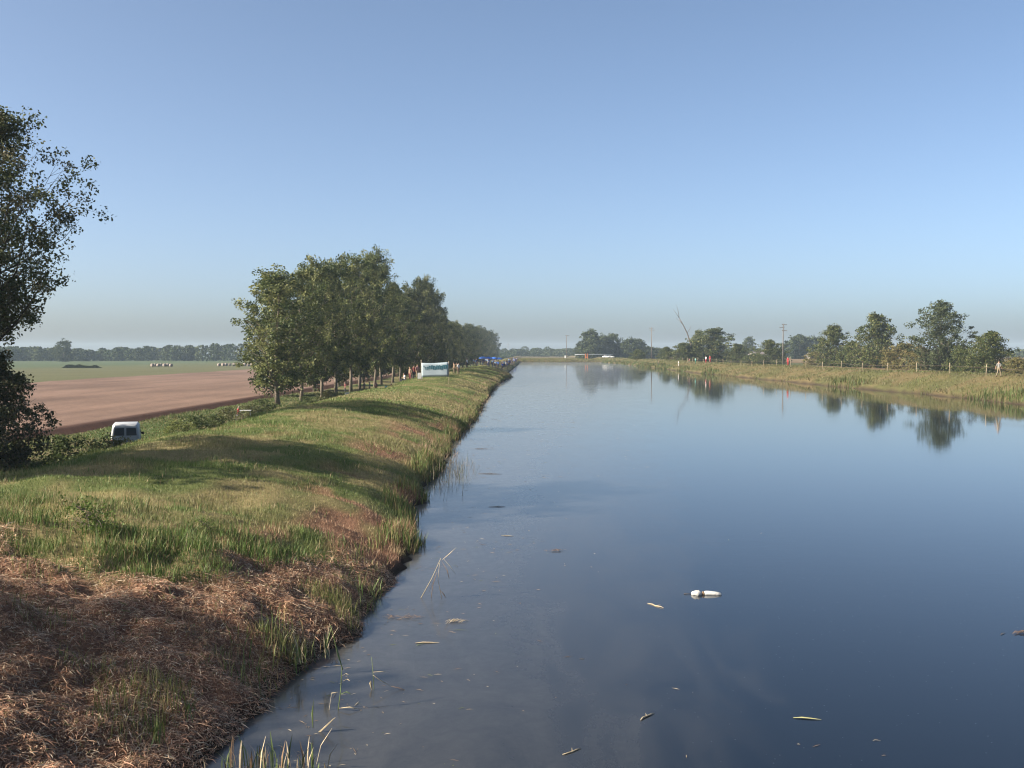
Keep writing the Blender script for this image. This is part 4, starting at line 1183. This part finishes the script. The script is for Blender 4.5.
# small white board beside it
yy = 111; xx = at_depth(420, yy); z = gz(xx, yy)
o = empty('sign_board', (xx, yy, z)); mb = MB(); mb.box((0, 0, .55), (.5, .04, .62)); bevel(mb.build('panel', M_DIRTYWHITE, o), .01)
for sx_ in (-1, 1):
    mb = MB(); mb.tube([(sx_ * .2, .04, -.2), (sx_ * .2, .04, .86)], .02, 5); mb.build('post', M_PALEWOOD, o)
tag(o, 'small plain white board at the left foot of the banner', 'board')
# white bin under the row
yy = 128; xx = at_depth(347, yy); z = gz(xx, yy)
o = empty('white_bin', (xx, yy, z)); mb = MB(); mb.tube([(0, 0, 0), (0, 0, .1), (0, 0, .8), (0, 0, .84)], [.22, .24, .29, .30], 12); mb.build('bin_body', M_WHITE, o, True)
mb = MB(); mb.tube([(0, 0, .845), (0, 0, .88), (0, 0, .95)], [.31, .30, .12], 12); mb.build('lid', M_DIRTYWHITE, o, True)
tag(o, 'white bin standing at a trunk foot under the left row', 'bin')

# ------------------------------------------------------------------ parked van
vy = 58.5; vx = at_depth(124.5, vy); vz = gz(vx, vy)
van = empty('parked_van', (vx, vy, vz), math.radians(19))
van.scale = (.96, .96, .92)
# body sections along the length (rear at y=0, nose at +y): (y, half width, floor, waist, roof, roof half width)
def section(y, w, z0, zw, zr, wr):
    P = [(-w * .92, z0), (-w, z0 + .18), (-w, zw), (-wr - .03, zr - .14), (-wr + .08, zr), (wr - .08, zr), (wr + .03, zr - .14), (w, zw), (w, z0 + .18), (w * .92, z0)]
    return [Vector((x_, y, z_)) for x_, z_ in P]
secs = [section(-.04, .74, .34, 1.18, 1.86, .62), section(0.06, .79, .28, 1.2, 1.92, .69), section(1.2, .81, .26, 1.2, 1.97, .72), section(2.35, .81, .26, 1.18, 1.95, .71),
        section(2.55, .81, .26, 1.14, 1.93, .66), section(3.2, .80, .26, 1.08, 1.30, .70), section(3.35, .79, .26, 1.0, 1.10, .72), section(3.75, .76, .28, .86, .98, .66), section(3.85, .68, .34, .74, .84, .58)]
mb = MB(); mb.loft(secs); bevel(mb.build('body', M_DIRTYWHITE, van, True), .015)
for sx_ in (-1, 1):
    mb = MB()
    mb.add([(sx_ * .02, -.062, .52), (sx_ * .68, -.062, .52), (sx_ * .69, -.062, 1.18), (sx_ * .605, -.062, 1.79), (sx_ * .02, -.062, 1.81)], [(0, 1, 2, 3, 4) if sx_ > 0 else (4, 3, 2, 1, 0)])
    d_ = mb.build('rear_door', M_DIRTYWHITE, van); so = d_.modifiers.new('thick', 'SOLIDIFY'); so.thickness = .03; so.offset = 0
    mb = MB(); mb.add([(sx_ * .055, -.084, 1.27), (sx_ * .62, -.084, 1.27), (sx_ * .575, -.084, 1.72), (sx_ * .055, -.084, 1.74)], [(0, 1, 2, 3) if sx_ > 0 else (3, 2, 1, 0)])
    g_ = mb.build('window', M_GLASS, d_); so = g_.modifiers.new('thick', 'SOLIDIFY'); so.thickness = .012; so.offset = 0
    if sx_ > 0:
        mb = MB(); mb.box((.05, -.10, 1.04), (.16, .05, .06)); mb.build('handle', M_RUBBER, d_)
    mb = MB(); mb.box((sx_ * .73, -.055, .82), (.10, .06, .42)); bevel(mb.build('tail_light', M_RED, van), .01)
    mb = MB(); mb.add([(sx_ * .835, 1.5, 1.26), (sx_ * .835, 2.35, 1.26), (sx_ * .735, 2.30, 1.78), (sx_ * .735, 1.5, 1.80)], [(0, 1, 2, 3)])
    s_ = mb.build('side_window', M_GLASS, van); so = s_.modifiers.new('thick', 'SOLIDIFY'); so.thickness = .012; so.offset = 0
    mb = MB(); mb.box((sx_ * .90, 2.5, 1.22), (.14, .07, .16)); bevel(mb.build('mirror', M_RUBBER, van), .02)
    mb = MB(); mb.box((sx_ * .60, 3.86, .72), (.2, .05, .14)); mb.build('headlight', M_WHITE, van)
    for wy2 in (.62, 3.15):
        mb = MB(); x0 = sx_ * .80
        rr = [(.16, .31), (.05, .32), (-.05, .32), (-.07, .27)]
        mb.loft([[Vector((x0 - sx_ * a_ * .9 + sx_ * .02, wy2 + math.cos(t_) * r_, .32 + math.sin(t_) * r_)) for t_ in [2 * math.pi * q_ / 18 for q_ in range(18)]] for a_, r_ in rr])
        wh = mb.build('wheel', M_RUBBER, van, True)
        mb = MB(); mb.tube([(x0 + sx_ * .075, wy2, .32), (x0 + sx_ * .095, wy2, .32)], [.18, .14], 14); mb.build('rim', M_METAL, wh)
mb = MB(); mb.add([(-.66, 2.60, 1.93), (.66, 2.60, 1.93), (.72, 3.24, 1.33), (-.72, 3.24, 1.33)], [(0, 3, 2, 1)])
w_ = mb.build('windscreen', M_GLASS, van); so = w_.modifiers.new('thick', 'SOLIDIFY'); so.thickness = .012
mb = MB(); mb.box((0, -.12, .44), (1.5, .12, .16)); bevel(mb.build('rear_bumper', M_RUBBER, van), .03)
mb = MB(); mb.box((-.3, -.085, .66), (.36, .012, .11)); mb.build('licence_plate', M_WHITE, van)
tag(van, 'small white van parked on the lane with two dark rear door windows', 'van')
# white marker post right of the van
yy = 57; xx = at_depth(159.5, yy); z = gz(xx, yy)
o = empty('marker_post', (xx, yy, z)); mb = MB(); mb.tube([(0, 0, -.2), (0, 0, 1.0), (0.0, 0, 1.06)], [.06, .06, .03], 8); mb.build('post_shaft', M_WHITE, o, True)
mb = MB(); mb.tube([(0, 0, .78), (0, 0, .9)], .064, 8); mb.build('band', M_RUBBER, o, True)
tag(o, 'short white marker post right of the parked van', 'post')

# pale bales on the green field
bale_mb = MB(); bale_mb.tube([(-.6, 0, 0), (-.55, 0, 0), (0, 0, 0), (.55, 0, 0), (.6, 0, 0)], [.55, .64, .66, .64, .55], 14)
bale_me = bale_mb.mesh('bale', M_BALE, True)
for (p0, p1, py_, cnt, gr, lb) in ((152, 171, 366.6, 7, 'bales near the middle of the green field', 'pale round bale in the left row of bales on the green field'), (219, 252, 366.2, 10, 'bales beside the poplar row', 'pale round bale in the right row of bales near the poplars')):
    for k in range(cnt):
        px = p0 + (p1 - p0) * k / (cnt - 1) + random.uniform(-.5, .5)
        P = at(px, py_ + random.uniform(-.2, .2), -1.2)
        o = bpy.data.objects.new('hay_bale', bale_me); COL.objects.link(o); o.location = (P.x, P.y, gz(P.x, P.y) + .62); o.rotation_euler = (0, 0, random.uniform(0, 3))
        tag(o, lb, 'bale', gr)

# far buildings, pipe crossing and white car at the canal bend
def house(px, y, w, d, hw, hr, wall, roof, label, rz=.2):
    xx = at_depth(px, y); z = gz(xx, y); o = empty('farm_house', (xx, y, z), rz)
    mb = MB(); mb.box((0, 0, hw / 2), (w, d, hw)); wl = mb.build('wall', wall, o)
    mb = MB(); hw2, hd2 = w / 2 + .4, d / 2 + .4
    mb.add([(-hw2, -hd2, hw + .01), (hw2, -hd2, hw + .01), (hw2, hd2, hw + .01), (-hw2, hd2, hw + .01), (-hw2 + .4, 0, hw + hr), (hw2 - .4, 0, hw + hr)], [(0, 1, 5, 4), (2, 3, 4, 5), (0, 4, 3), (1, 2, 5), (3, 2, 1, 0)])
    rf = mb.build('roof', roof, o)
    mb = MB(); mb.box((w * .22, 0, hw + hr * .9), (.6, .6, 1.2)); mb.build('chimney', wall, rf)
    for q_ in (-.3, .3):
        mb = MB(); mb.box((q_ * w, -d / 2 - .02, hw * .55), (1.0, .06, 1.2)); mb.build('window', M_GLASS, o)
    mb = MB(); mb.box((0, -d / 2 - .02, 1.0), (1.0, .06, 2.0)); mb.build('door', M_DARKBARK, o)
    return tag(o, label, 'house')
house(757.5, 520, 7, 6, 2.6, 1.9, M_ROOF, M_ROOF, 'small far grey house left of the small round tree')
house(812, 600, 5, 5, 2.2, 1.4, M_WALL, M_ROOF, 'tiny far white house at the foot of the hazy grove')
# pipe across the side channel on orange pier
yy = 545.0
pa, pb, pm = at_depth(575, yy), at_depth(613, yy), at_depth(586.5, yy)
zt = zpix(354.4, yy)
o = empty('pipe_crossing', (pm, yy, gz(pm, yy)))
bz = gz(pm, yy)
mb = MB(); mb.tube([(pa - pm, 0, gz(pa, yy) - bz - .3), (pa - pm, 0, zt - bz), (0, 0, zt - bz), (pb - pm, 0, zt - bz), (pb - pm, 0, gz(pb, yy) - bz - .3)], .17, 8); mb.build('pipe', M_PALEPIPE, o, True)
for sx_ in (-1, 1):
    mb = MB(); mb.box((sx_ * .55, 0, (zt - bz) / 2 + .1), (.42, .8, zt - bz + .6)); mb.build('pier_leg', M_ORANGE, o)
mb = MB(); mb.box((0, 0, (zt - bz) * .45), (.8, .7, .5)); mb.build('pier_brace', M_ORANGE, o)
tag(o, 'pale pipe crossing on an orange pier at the canal bend', 'pipe')
def simple_car(px, y, label, rz, mat):
    xx = at_depth(px, y); z = gz(xx, y); o = empty('parked_car', (xx, y, z), rz)
    def sec(y_, w, z0, z1): return [Vector((a_ * w, y_, b_)) for a_, b_ in ((-.95, z0), (-1, z0 + .2), (-1, z1 - .12), (-.86, z1), (.86, z1), (1, z1 - .12), (1, z0 + .2), (.95, z0))]
    mb = MB(); mb.loft([sec(-2.0, .72, .35, .78), sec(-1.9, .80, .28, .9), sec(-.9, .82, .25, .95), sec(.8, .82, .25, .98), sec(1.85, .80, .28, .98), sec(1.98, .72, .36, .9)]); mb.build('body', mat, o, True)
    mb = MB(); mb.loft([sec(-.85, .76, .93, .97), sec(-.35, .70, .93, 1.38), sec(.3, .70, .93, 1.44), sec(1.2, .68, .93, 1.40), sec(1.7, .74, .93, 1.0)]); c_ = mb.build('cabin', M_GLASS, o, True)
    mb = MB(); mb.box((0, .45, 1.45), (1.25, 1.7, .06)); bevel(mb.build('roof', mat, o), .02)
    for sx_ in (-1, 1):
        for wy2 in (-1.25, 1.25):
            mb = MB(); mb.tube([(sx_ * .66, wy2, .31), (sx_ * .84, wy2, .31)], [.31, .30], 14); wh = mb.build('wheel', M_RUBBER, o, True)
            mb = MB(); mb.tube([(sx_ * .845, wy2, .31), (sx_ * .86, wy2, .31)], .17, 10); mb.build('rim', M_METAL, wh)
        mb = MB(); mb.box((sx_ * .55, -1.97, .68), (.24, .06, .13)); mb.build('headlight', M_WHITE, o)
    return tag(o, label, 'car')
simple_car(606.5, 556, 'tiny white car parked right of the orange pier', 1.2, M_WHITE)
simple_car(610.5, 560, 'tiny white car parked behind the right end of the pale pipe', 1.5, M_WHITE)
yy = 552; xx = at_depth(565.5, yy); z = gz(xx, yy)
o = empty('sign_board', (xx, yy, z)); mb = MB(); mb.box((0, 0, 1.55), (1.1, .06, 1.3)); bevel(mb.build('panel', M_WHITE, o), .01)
for sx_ in (-1, 1):
    mb = MB(); mb.tube([(sx_ * .4, .06, -.2), (sx_ * .4, .06, 2.2)], .04, 6); mb.build('post', M_PALEWOOD, o)
tag(o, 'plain white board at the foot of the slim far pole', 'board')

# ------------------------------------------------------------------ things in the water
def strip(mb, pts, w):
    """thin folded leaf along points"""
    pts = [Vector(p_) for p_ in pts]; vs_ = []
    for i, p_ in enumerate(pts):
        d_ = (pts[min(i + 1, len(pts) - 1)] - pts[max(i - 1, 0)]).normalized()
        u_ = d_.cross(Vector((0, 0, 1)))
        if u_.length < .1: u_ = Vector((1, 0, 0))
        u_.normalize(); f = i / (len(pts) - 1); ww = w * (math.sin(math.pi * (.12 + .86 * f)) + .08)
        vs_ += [p_ - u_ * ww / 2, p_ + Vector((0, 0, -ww * .25)), p_ + u_ * ww / 2]
    fs_ = []
    for i in range(len(pts) - 1):
        for k_ in range(2):
            fs_.append((i * 3 + k_, i * 3 + k_ + 1, i * 3 + k_ + 4, i * 3 + k_ + 3))
    mb.add(vs_, fs_)
M_REEDGREEN = mat_plain('reed_green', (.13, .18, .05), .6, .25, 20)
M_REEDPALE = mat_plain('reed_pale', (.46, .38, .25), .65, .25, 20)
M_REEDBROWN = mat_plain('reed_brown', (.22, .14, .08), .75, .3, 20)
def pxp(px, py, P0):
    """point on the vertical plane through P0 that faces along the canal"""
    d_ = ray(px, py); t_ = P0.y / d_.y
    return Vector((d_.x * t_, P0.y, CAM_H + d_.z * t_))
def reed(name, base_px, stems, leaves, label, cat='reed'):
    P0 = at(base_px[0], base_px[1], 0.0)
    o = empty(name, P0)
    rr = random.Random(int(base_px[0]))
    for (pts, r_, m_) in stems:
        Q = [pxp(a_, b_, P0) - P0 + Vector((0, rr.uniform(-.05, .05) * i, 0)) for i, (a_, b_) in enumerate(pts)]
        Q[0] = Q[0] + (Q[0] - Q[1]).normalized() * .12
        mb = MB(); mb.tube(Q, [r_ * (1 - .5 * i / len(Q)) for i in range(len(Q))], 5); mb.build('stem', m_, o, True)
    for (pts, w, m_) in leaves:
        Q = [pxp(a_, b_, P0) - P0 + Vector((0, rr.uniform(-.04, .04) * i, 0)) for i, (a_, b_) in enumerate(pts)]
        mb = MB(); strip(mb, Q, w); l_ = mb.build('leaf', m_, o, True)
        so = l_.modifiers.new('thick', 'SOLIDIFY'); so.thickness = .0015
    return tag(o, label, cat)
reed('broken_reed', (428, 598), [([(421, 598), (432, 578), (441, 558)], .008, M_REEDPALE), ([(431, 599), (433, 585), (437, 572)], .006, M_REEDBROWN), ([(441, 595), (438, 580), (440, 562)], .005, M_REEDPALE)],
     [([(441, 560), (447, 570), (449, 580)], .035, M_REEDBROWN), ([(443, 558), (450, 566), (456, 575)], .035, M_REEDPALE), ([(442, 560), (449, 554), (456, 548)], .03, M_REEDPALE), ([(437, 572), (432, 585), (429, 592)], .03, M_REEDBROWN), ([(440, 590), (444, 594), (446, 597)], .025, M_REEDBROWN)],
     'broken pale reed bent over in the water off the bulge in the bank')
reed('leafy_reed', (338, 710), [([(338, 712), (341, 690), (342, 668), (334, 645), (330, 626)], .006, M_REEDGREEN)],
     [([(343, 670), (338, 655), (333, 640)], .030, M_REEDGREEN), ([(341, 694), (346, 692), (352, 693)], .030, M_REEDGREEN), ([(339, 708), (350, 706), (362, 710)], .035, M_REEDPALE), ([(342, 676), (346, 673), (351, 674)], .02, M_REEDPALE), ([(338, 692), (331, 694), (328, 718)], .025, M_REEDPALE), ([(343, 681), (347, 679), (351, 679)], .02, M_REEDPALE)],
     'upright green reed with pale side leaves in the near shallows')
reed('leafy_reed', (374, 690), [([(374, 691), (373, 676), (371, 658)], .005, M_REEDGREEN)],
     [([(373, 672), (380, 672), (389, 673)], .02, M_REEDPALE), ([(373, 675), (381, 680), (391, 686)], .028, M_REEDPALE), ([(372, 690), (370, 684), (371, 680)], .03, M_REEDPALE), ([(391, 686), (400, 689), (409, 691)], .022, M_REEDBROWN)],
     'small reed with bent pale leaves right of the upright green reed')
reed('broken_reed', (318, 732), [([(319, 732), (327, 724), (334, 718)], .006, M_REEDPALE)], [([(319, 733), (328, 724), (335, 718)], .055, M_REEDPALE), ([(313, 728), (312, 714), (314, 698)], .02, M_REEDGREEN)], 'short broad pale reed stump in the near shallows')
# foreground tuft at the bottom edge
x = RNG.normal(-2.72, .26, 260); y = RNG.normal(11.55, .16, 260)
rs = []
o = empty('reed_tuft', (-2.88, 11.5, 0))
pc = [M_REEDGREEN, M_REEDPALE, M_REEDBROWN]
tuft_rng = random.Random(3)
for k in range(84):
    bx_ = tuft_rng.gauss(0, .30); by_ = tuft_rng.gauss(0, .13); h_ = tuft_rng.uniform(.10, .40); a_ = tuft_rng.uniform(0, 6.28); ln = tuft_rng.uniform(.05, .6)
    mb = MB(); strip(mb, [(bx_, by_, -.08), (bx_ + math.cos(a_) * ln * h_ * .35, by_ + math.sin(a_) * ln * h_ * .35, h_ * .55), (bx_ + math.cos(a_) * ln * h_, by_ + math.sin(a_) * ln * h_, h_)], tuft_rng.uniform(.008, .024))
    mb.build('leaf', pc[tuft_rng.choices((0, 1, 2), (5, 3, 2))[0]], o, True)
tag(o, 'tuft of green and pale reed leaves at the bottom picture edge', 'reed')
# green blades standing out of the near slope
for (px, py, cnt, hh, lb) in ((157, 742, 7, .34, 'clump of bright green blades on the near straw slope'), (190, 716, 6, .26, 'small clump of green blades right of the bright clump'), (325, 655, 9, .42, 'green sedge clump at the foot of the straw slope'), (300, 660, 7, .32, 'thin sedge clump left of the green sedge clump'), (372, 598, 9, .36, 'sedge clump at the water edge below the green band')):
    P = at(px, py, .55)
    for _ in range(6):
        P = at(px, py, gz(P.x, P.y))
    o = empty('grass_clump', P); rr = random.Random(px)
    for k in range(cnt):
        a_ = rr.uniform(0, 6.28); h_ = hh * rr.uniform(.6, 1.1); ln = rr.uniform(.05, .65)
        mb = MB(); strip(mb, [(rr.gauss(0, .06), rr.gauss(0, .06), -.05), (math.cos(a_) * ln * h_ * .4, math.sin(a_) * ln * h_ * .4, h_ * .55), (math.cos(a_) * ln * h_, math.sin(a_) * ln * h_, h_)], rr.uniform(.012, .022))
        mb.build('leaf', M_REEDGREEN if rr.random() < .8 else M_REEDPALE, o, True)
    tag(o, lb, 'grass clump')

def floating(name, px, py, kind, L, rz, mat, label, cat='debris'):
    P = at(px, py, 0.0); rr = random.Random(int(px * 3 + py)); mb = MB()
    if kind == 'twig':
        pts = [(-L / 2 + L * i / 4, rr.uniform(-.04, .04) * L, .004 + rr.uniform(0, .012)) for i in range(5)]
        mb.tube(pts, [.004, .009, .010, .008, .003], 5)
        mb.tube([pts[2], (pts[2][0] + L * .12, L * .14, .03)], [.006, .002], 4)
    elif kind == 'leaf':
        strip(mb, [(-L / 2, 0, .006), (-L * .2, L * .03, .014), (L * .1, 0, .012), (L * .45, -.03 * L, .006)], L * .11)
    else:
        for k in range(22):
            a_ = rr.gauss(0, .45); l_ = L * rr.uniform(.15, .5); cx, cy_ = rr.gauss(0, L * .22), rr.gauss(0, L * .09)
            strip(mb, [(cx - math.cos(a_) * l_ / 2, cy_ - math.sin(a_) * l_ / 2, .004), (cx, cy_, .02 + rr.uniform(0, .03)), (cx + math.cos(a_) * l_ / 2, cy_ + math.sin(a_) * l_ / 2, .006)], rr.uniform(.006, .016))
    o = mb.build(name, mat, None, True); o.location = P; o.rotation_euler = (0, 0, rz)
    return tag(o, label, cat)
floating('floating_straw', 455, 622, 'mat', .42, .1, M_REEDPALE, 'floating pale straw clump right below the broken reed')
floating('floating_straw', 347, 643, 'mat', .30, -.1, M_REEDBROWN, 'floating brown straw clump close to the near bank')
floating('floating_straw', 400, 618, 'mat', .75, .02, M_REEDBROWN, 'long faint floating straw streak left of the pale clump')
floating('floating_leaf', 428, 643, 'leaf', .40, .1, M_REEDPALE, 'floating folded reed leaf in the near water')
floating('floating_leaf', 420, 645, 'leaf', .18, .9, M_REEDGREEN, 'short green leaf at the end of the folded floating leaf')
floating('floating_twig', 557, 551, 'mat', .40, .1, M_REEDBROWN, 'dark floating debris in mid water left of the white litter')
floating('floating_twig', 490, 474, 'twig', .9, -.1, M_DARKBARK, 'dark twig floating off the pale reeds')
floating('floating_twig', 482, 449, 'mat', 1.1, .1, M_REEDBROWN, 'brown floating straw near the pale reeds')
floating('floating_twig', 497, 507, 'twig', .5, .1, M_DARKBARK, 'small dark twig below the longer twig off the reeds')
floating('floating_twig', 647, 717, 'twig', .34, .9, M_REEDPALE, 'thin pale twig floating in the near water')
floating('floating_twig', 656, 606, 'twig', .45, -1.0, M_REEDPALE, 'thin pale stalk floating left of the white litter')
floating('floating_twig', 572, 752, 'twig', .30, .7, M_REEDPALE, 'curved pale stalk at the bottom of the water')
floating('floating_twig', 508, 536, 'leaf', .35, -.2, M_REEDPALE, 'faint pale stalk in the water right of the bank bulge')
floating('floating_leaf', 808, 719, 'leaf', .36, -.15, mat_plain('yellow_leaf', (.40, .38, .17), .6, .2, 15), 'single yellow leaf floating in the lower right water')
floating('floating_leaf', 1003, 634, 'leaf', .20, .8, M_DARKBARK, 'dark leaf tip near the right picture edge in the water')
floating('floating_twig', 1020, 633, 'mat', .30, .2, M_REEDBROWN, 'brown scrap floating at the right picture edge')
floating('floating_leaf', 877, 741, 'leaf', .10, 0, M_REEDPALE, 'tiny pale scrap right of the yellow leaf')
# loose bits of straw and weed on the water, thickest by the left bank
n = 900
y = 11 + 70 * RNG.uniform(0, 1, n) ** 1.8
x = shore_l(y) + .1 + RNG.gamma(1.0, 1.0, n) * (.5 + y * .045)
ok = vnoise(x, y * .5, .9, 60) > .42
x, y = x[ok], y[ok]; n = len(x)
a = RNG.normal(0, .8, n); l = RNG.gamma(2.5, .028, n).clip(.02, .3) * (.7 + y / 40); w = RNG.uniform(.004, .014, n) * (.7 + y / 40)
d = np.stack([np.cos(a), np.sin(a), np.zeros(n)], -1) * l[:, None] * .5; e = np.stack([-np.sin(a), np.cos(a), np.zeros(n)], -1) * w[:, None] * .5
c = np.stack([x, y, np.full(n, .006)], -1); up_ = np.array([0, 0, .006])
v = np.stack([c - d, c + e + up_, c + d, c - e + up_ * .5], 1).reshape(-1, 3)
me = np_mesh('floating_bits', v, np.arange(n * 4), np.full(n, 4), M_STRAW, np.repeat(pick(n, [(.30, .22, .14), (.16, .11, .07), (.45, .38, .27), (.12, .14, .05)], [4, 4, 2, 2]), 4, 0))
tag(link(bpy.data.objects.new('floating_bits', me)), 'loose bits of straw floating near the left bank', 'debris', kind='stuff')
# white litter: a crumpled bag and a bottle end side by side
P = at(705, 594.5, 0.0)
M_LITTER = mat_plain('white_plastic', (.58, .58, .55), .5, .25, 18, bump=.6)
mb = MB(); rr = random.Random(9)
rings = []
for i in range(7):
    f = i / 6; r_ = .095 * math.sin(math.pi * (.1 + .82 * f)) ** .6
    rings.append([Vector((-.26 + .2 * f, math.cos(2 * math.pi * k / 10) * r_ * rr.uniform(.6, 1.25), .018 + math.sin(2 * math.pi * k / 10) * r_ * .72 * rr.uniform(.6, 1.2))) for k in range(10)])
mb.loft(rings)
o = empty('floating_litter', P, .05); mb.build('crumpled_end', M_LITTER, o, True)
mb = MB(); mb.tube([(-.03, 0, .02), (.0, 0, .025), (.06, 0, .022), (.20, -.02, .012), (.29, -.03, .0), (.31, -.03, -.01)], [.025, .045, .05, .047, .04, .015], 10); mb.build('bottle_body', M_LITTER, o, True)
mb = MB(); mb.tube([(-.05, 0, .02), (-.02, 0, .022)], .04, 10); mb.build('cap', M_REEDBROWN, o, True)
mb = MB(); mb.tube([(-.26, .02, .01), (-.34, .02, .012), (-.40, .03, .008)], [.006, .006, .008], 5); mb.build('twig_end', M_DARKBARK, o, True)
tag(o, 'white plastic bottle litter floating on the open water', 'litter')

# ------------------------------------------------------------------ haze
hz = MB(); hz.box((0, 1100, 13.5), (5860, 3660, 33.4))
m, nt, out = new_mat('haze_air')
pv = nt.nodes.new('ShaderNodeVolumePrincipled')
pv.inputs['Color'].default_value = (0.62, 0.80, 1.0, 1)
pv.inputs['Density'].default_value = 0.00014
pv.inputs['Anisotropy'].default_value = 0.0
nt.links.new(pv.outputs[0], out.inputs['Volume'])
hb = hz.build('haze', m)
tag(hb, 'thin pale morning haze over the whole scene', 'haze', kind='stuff')
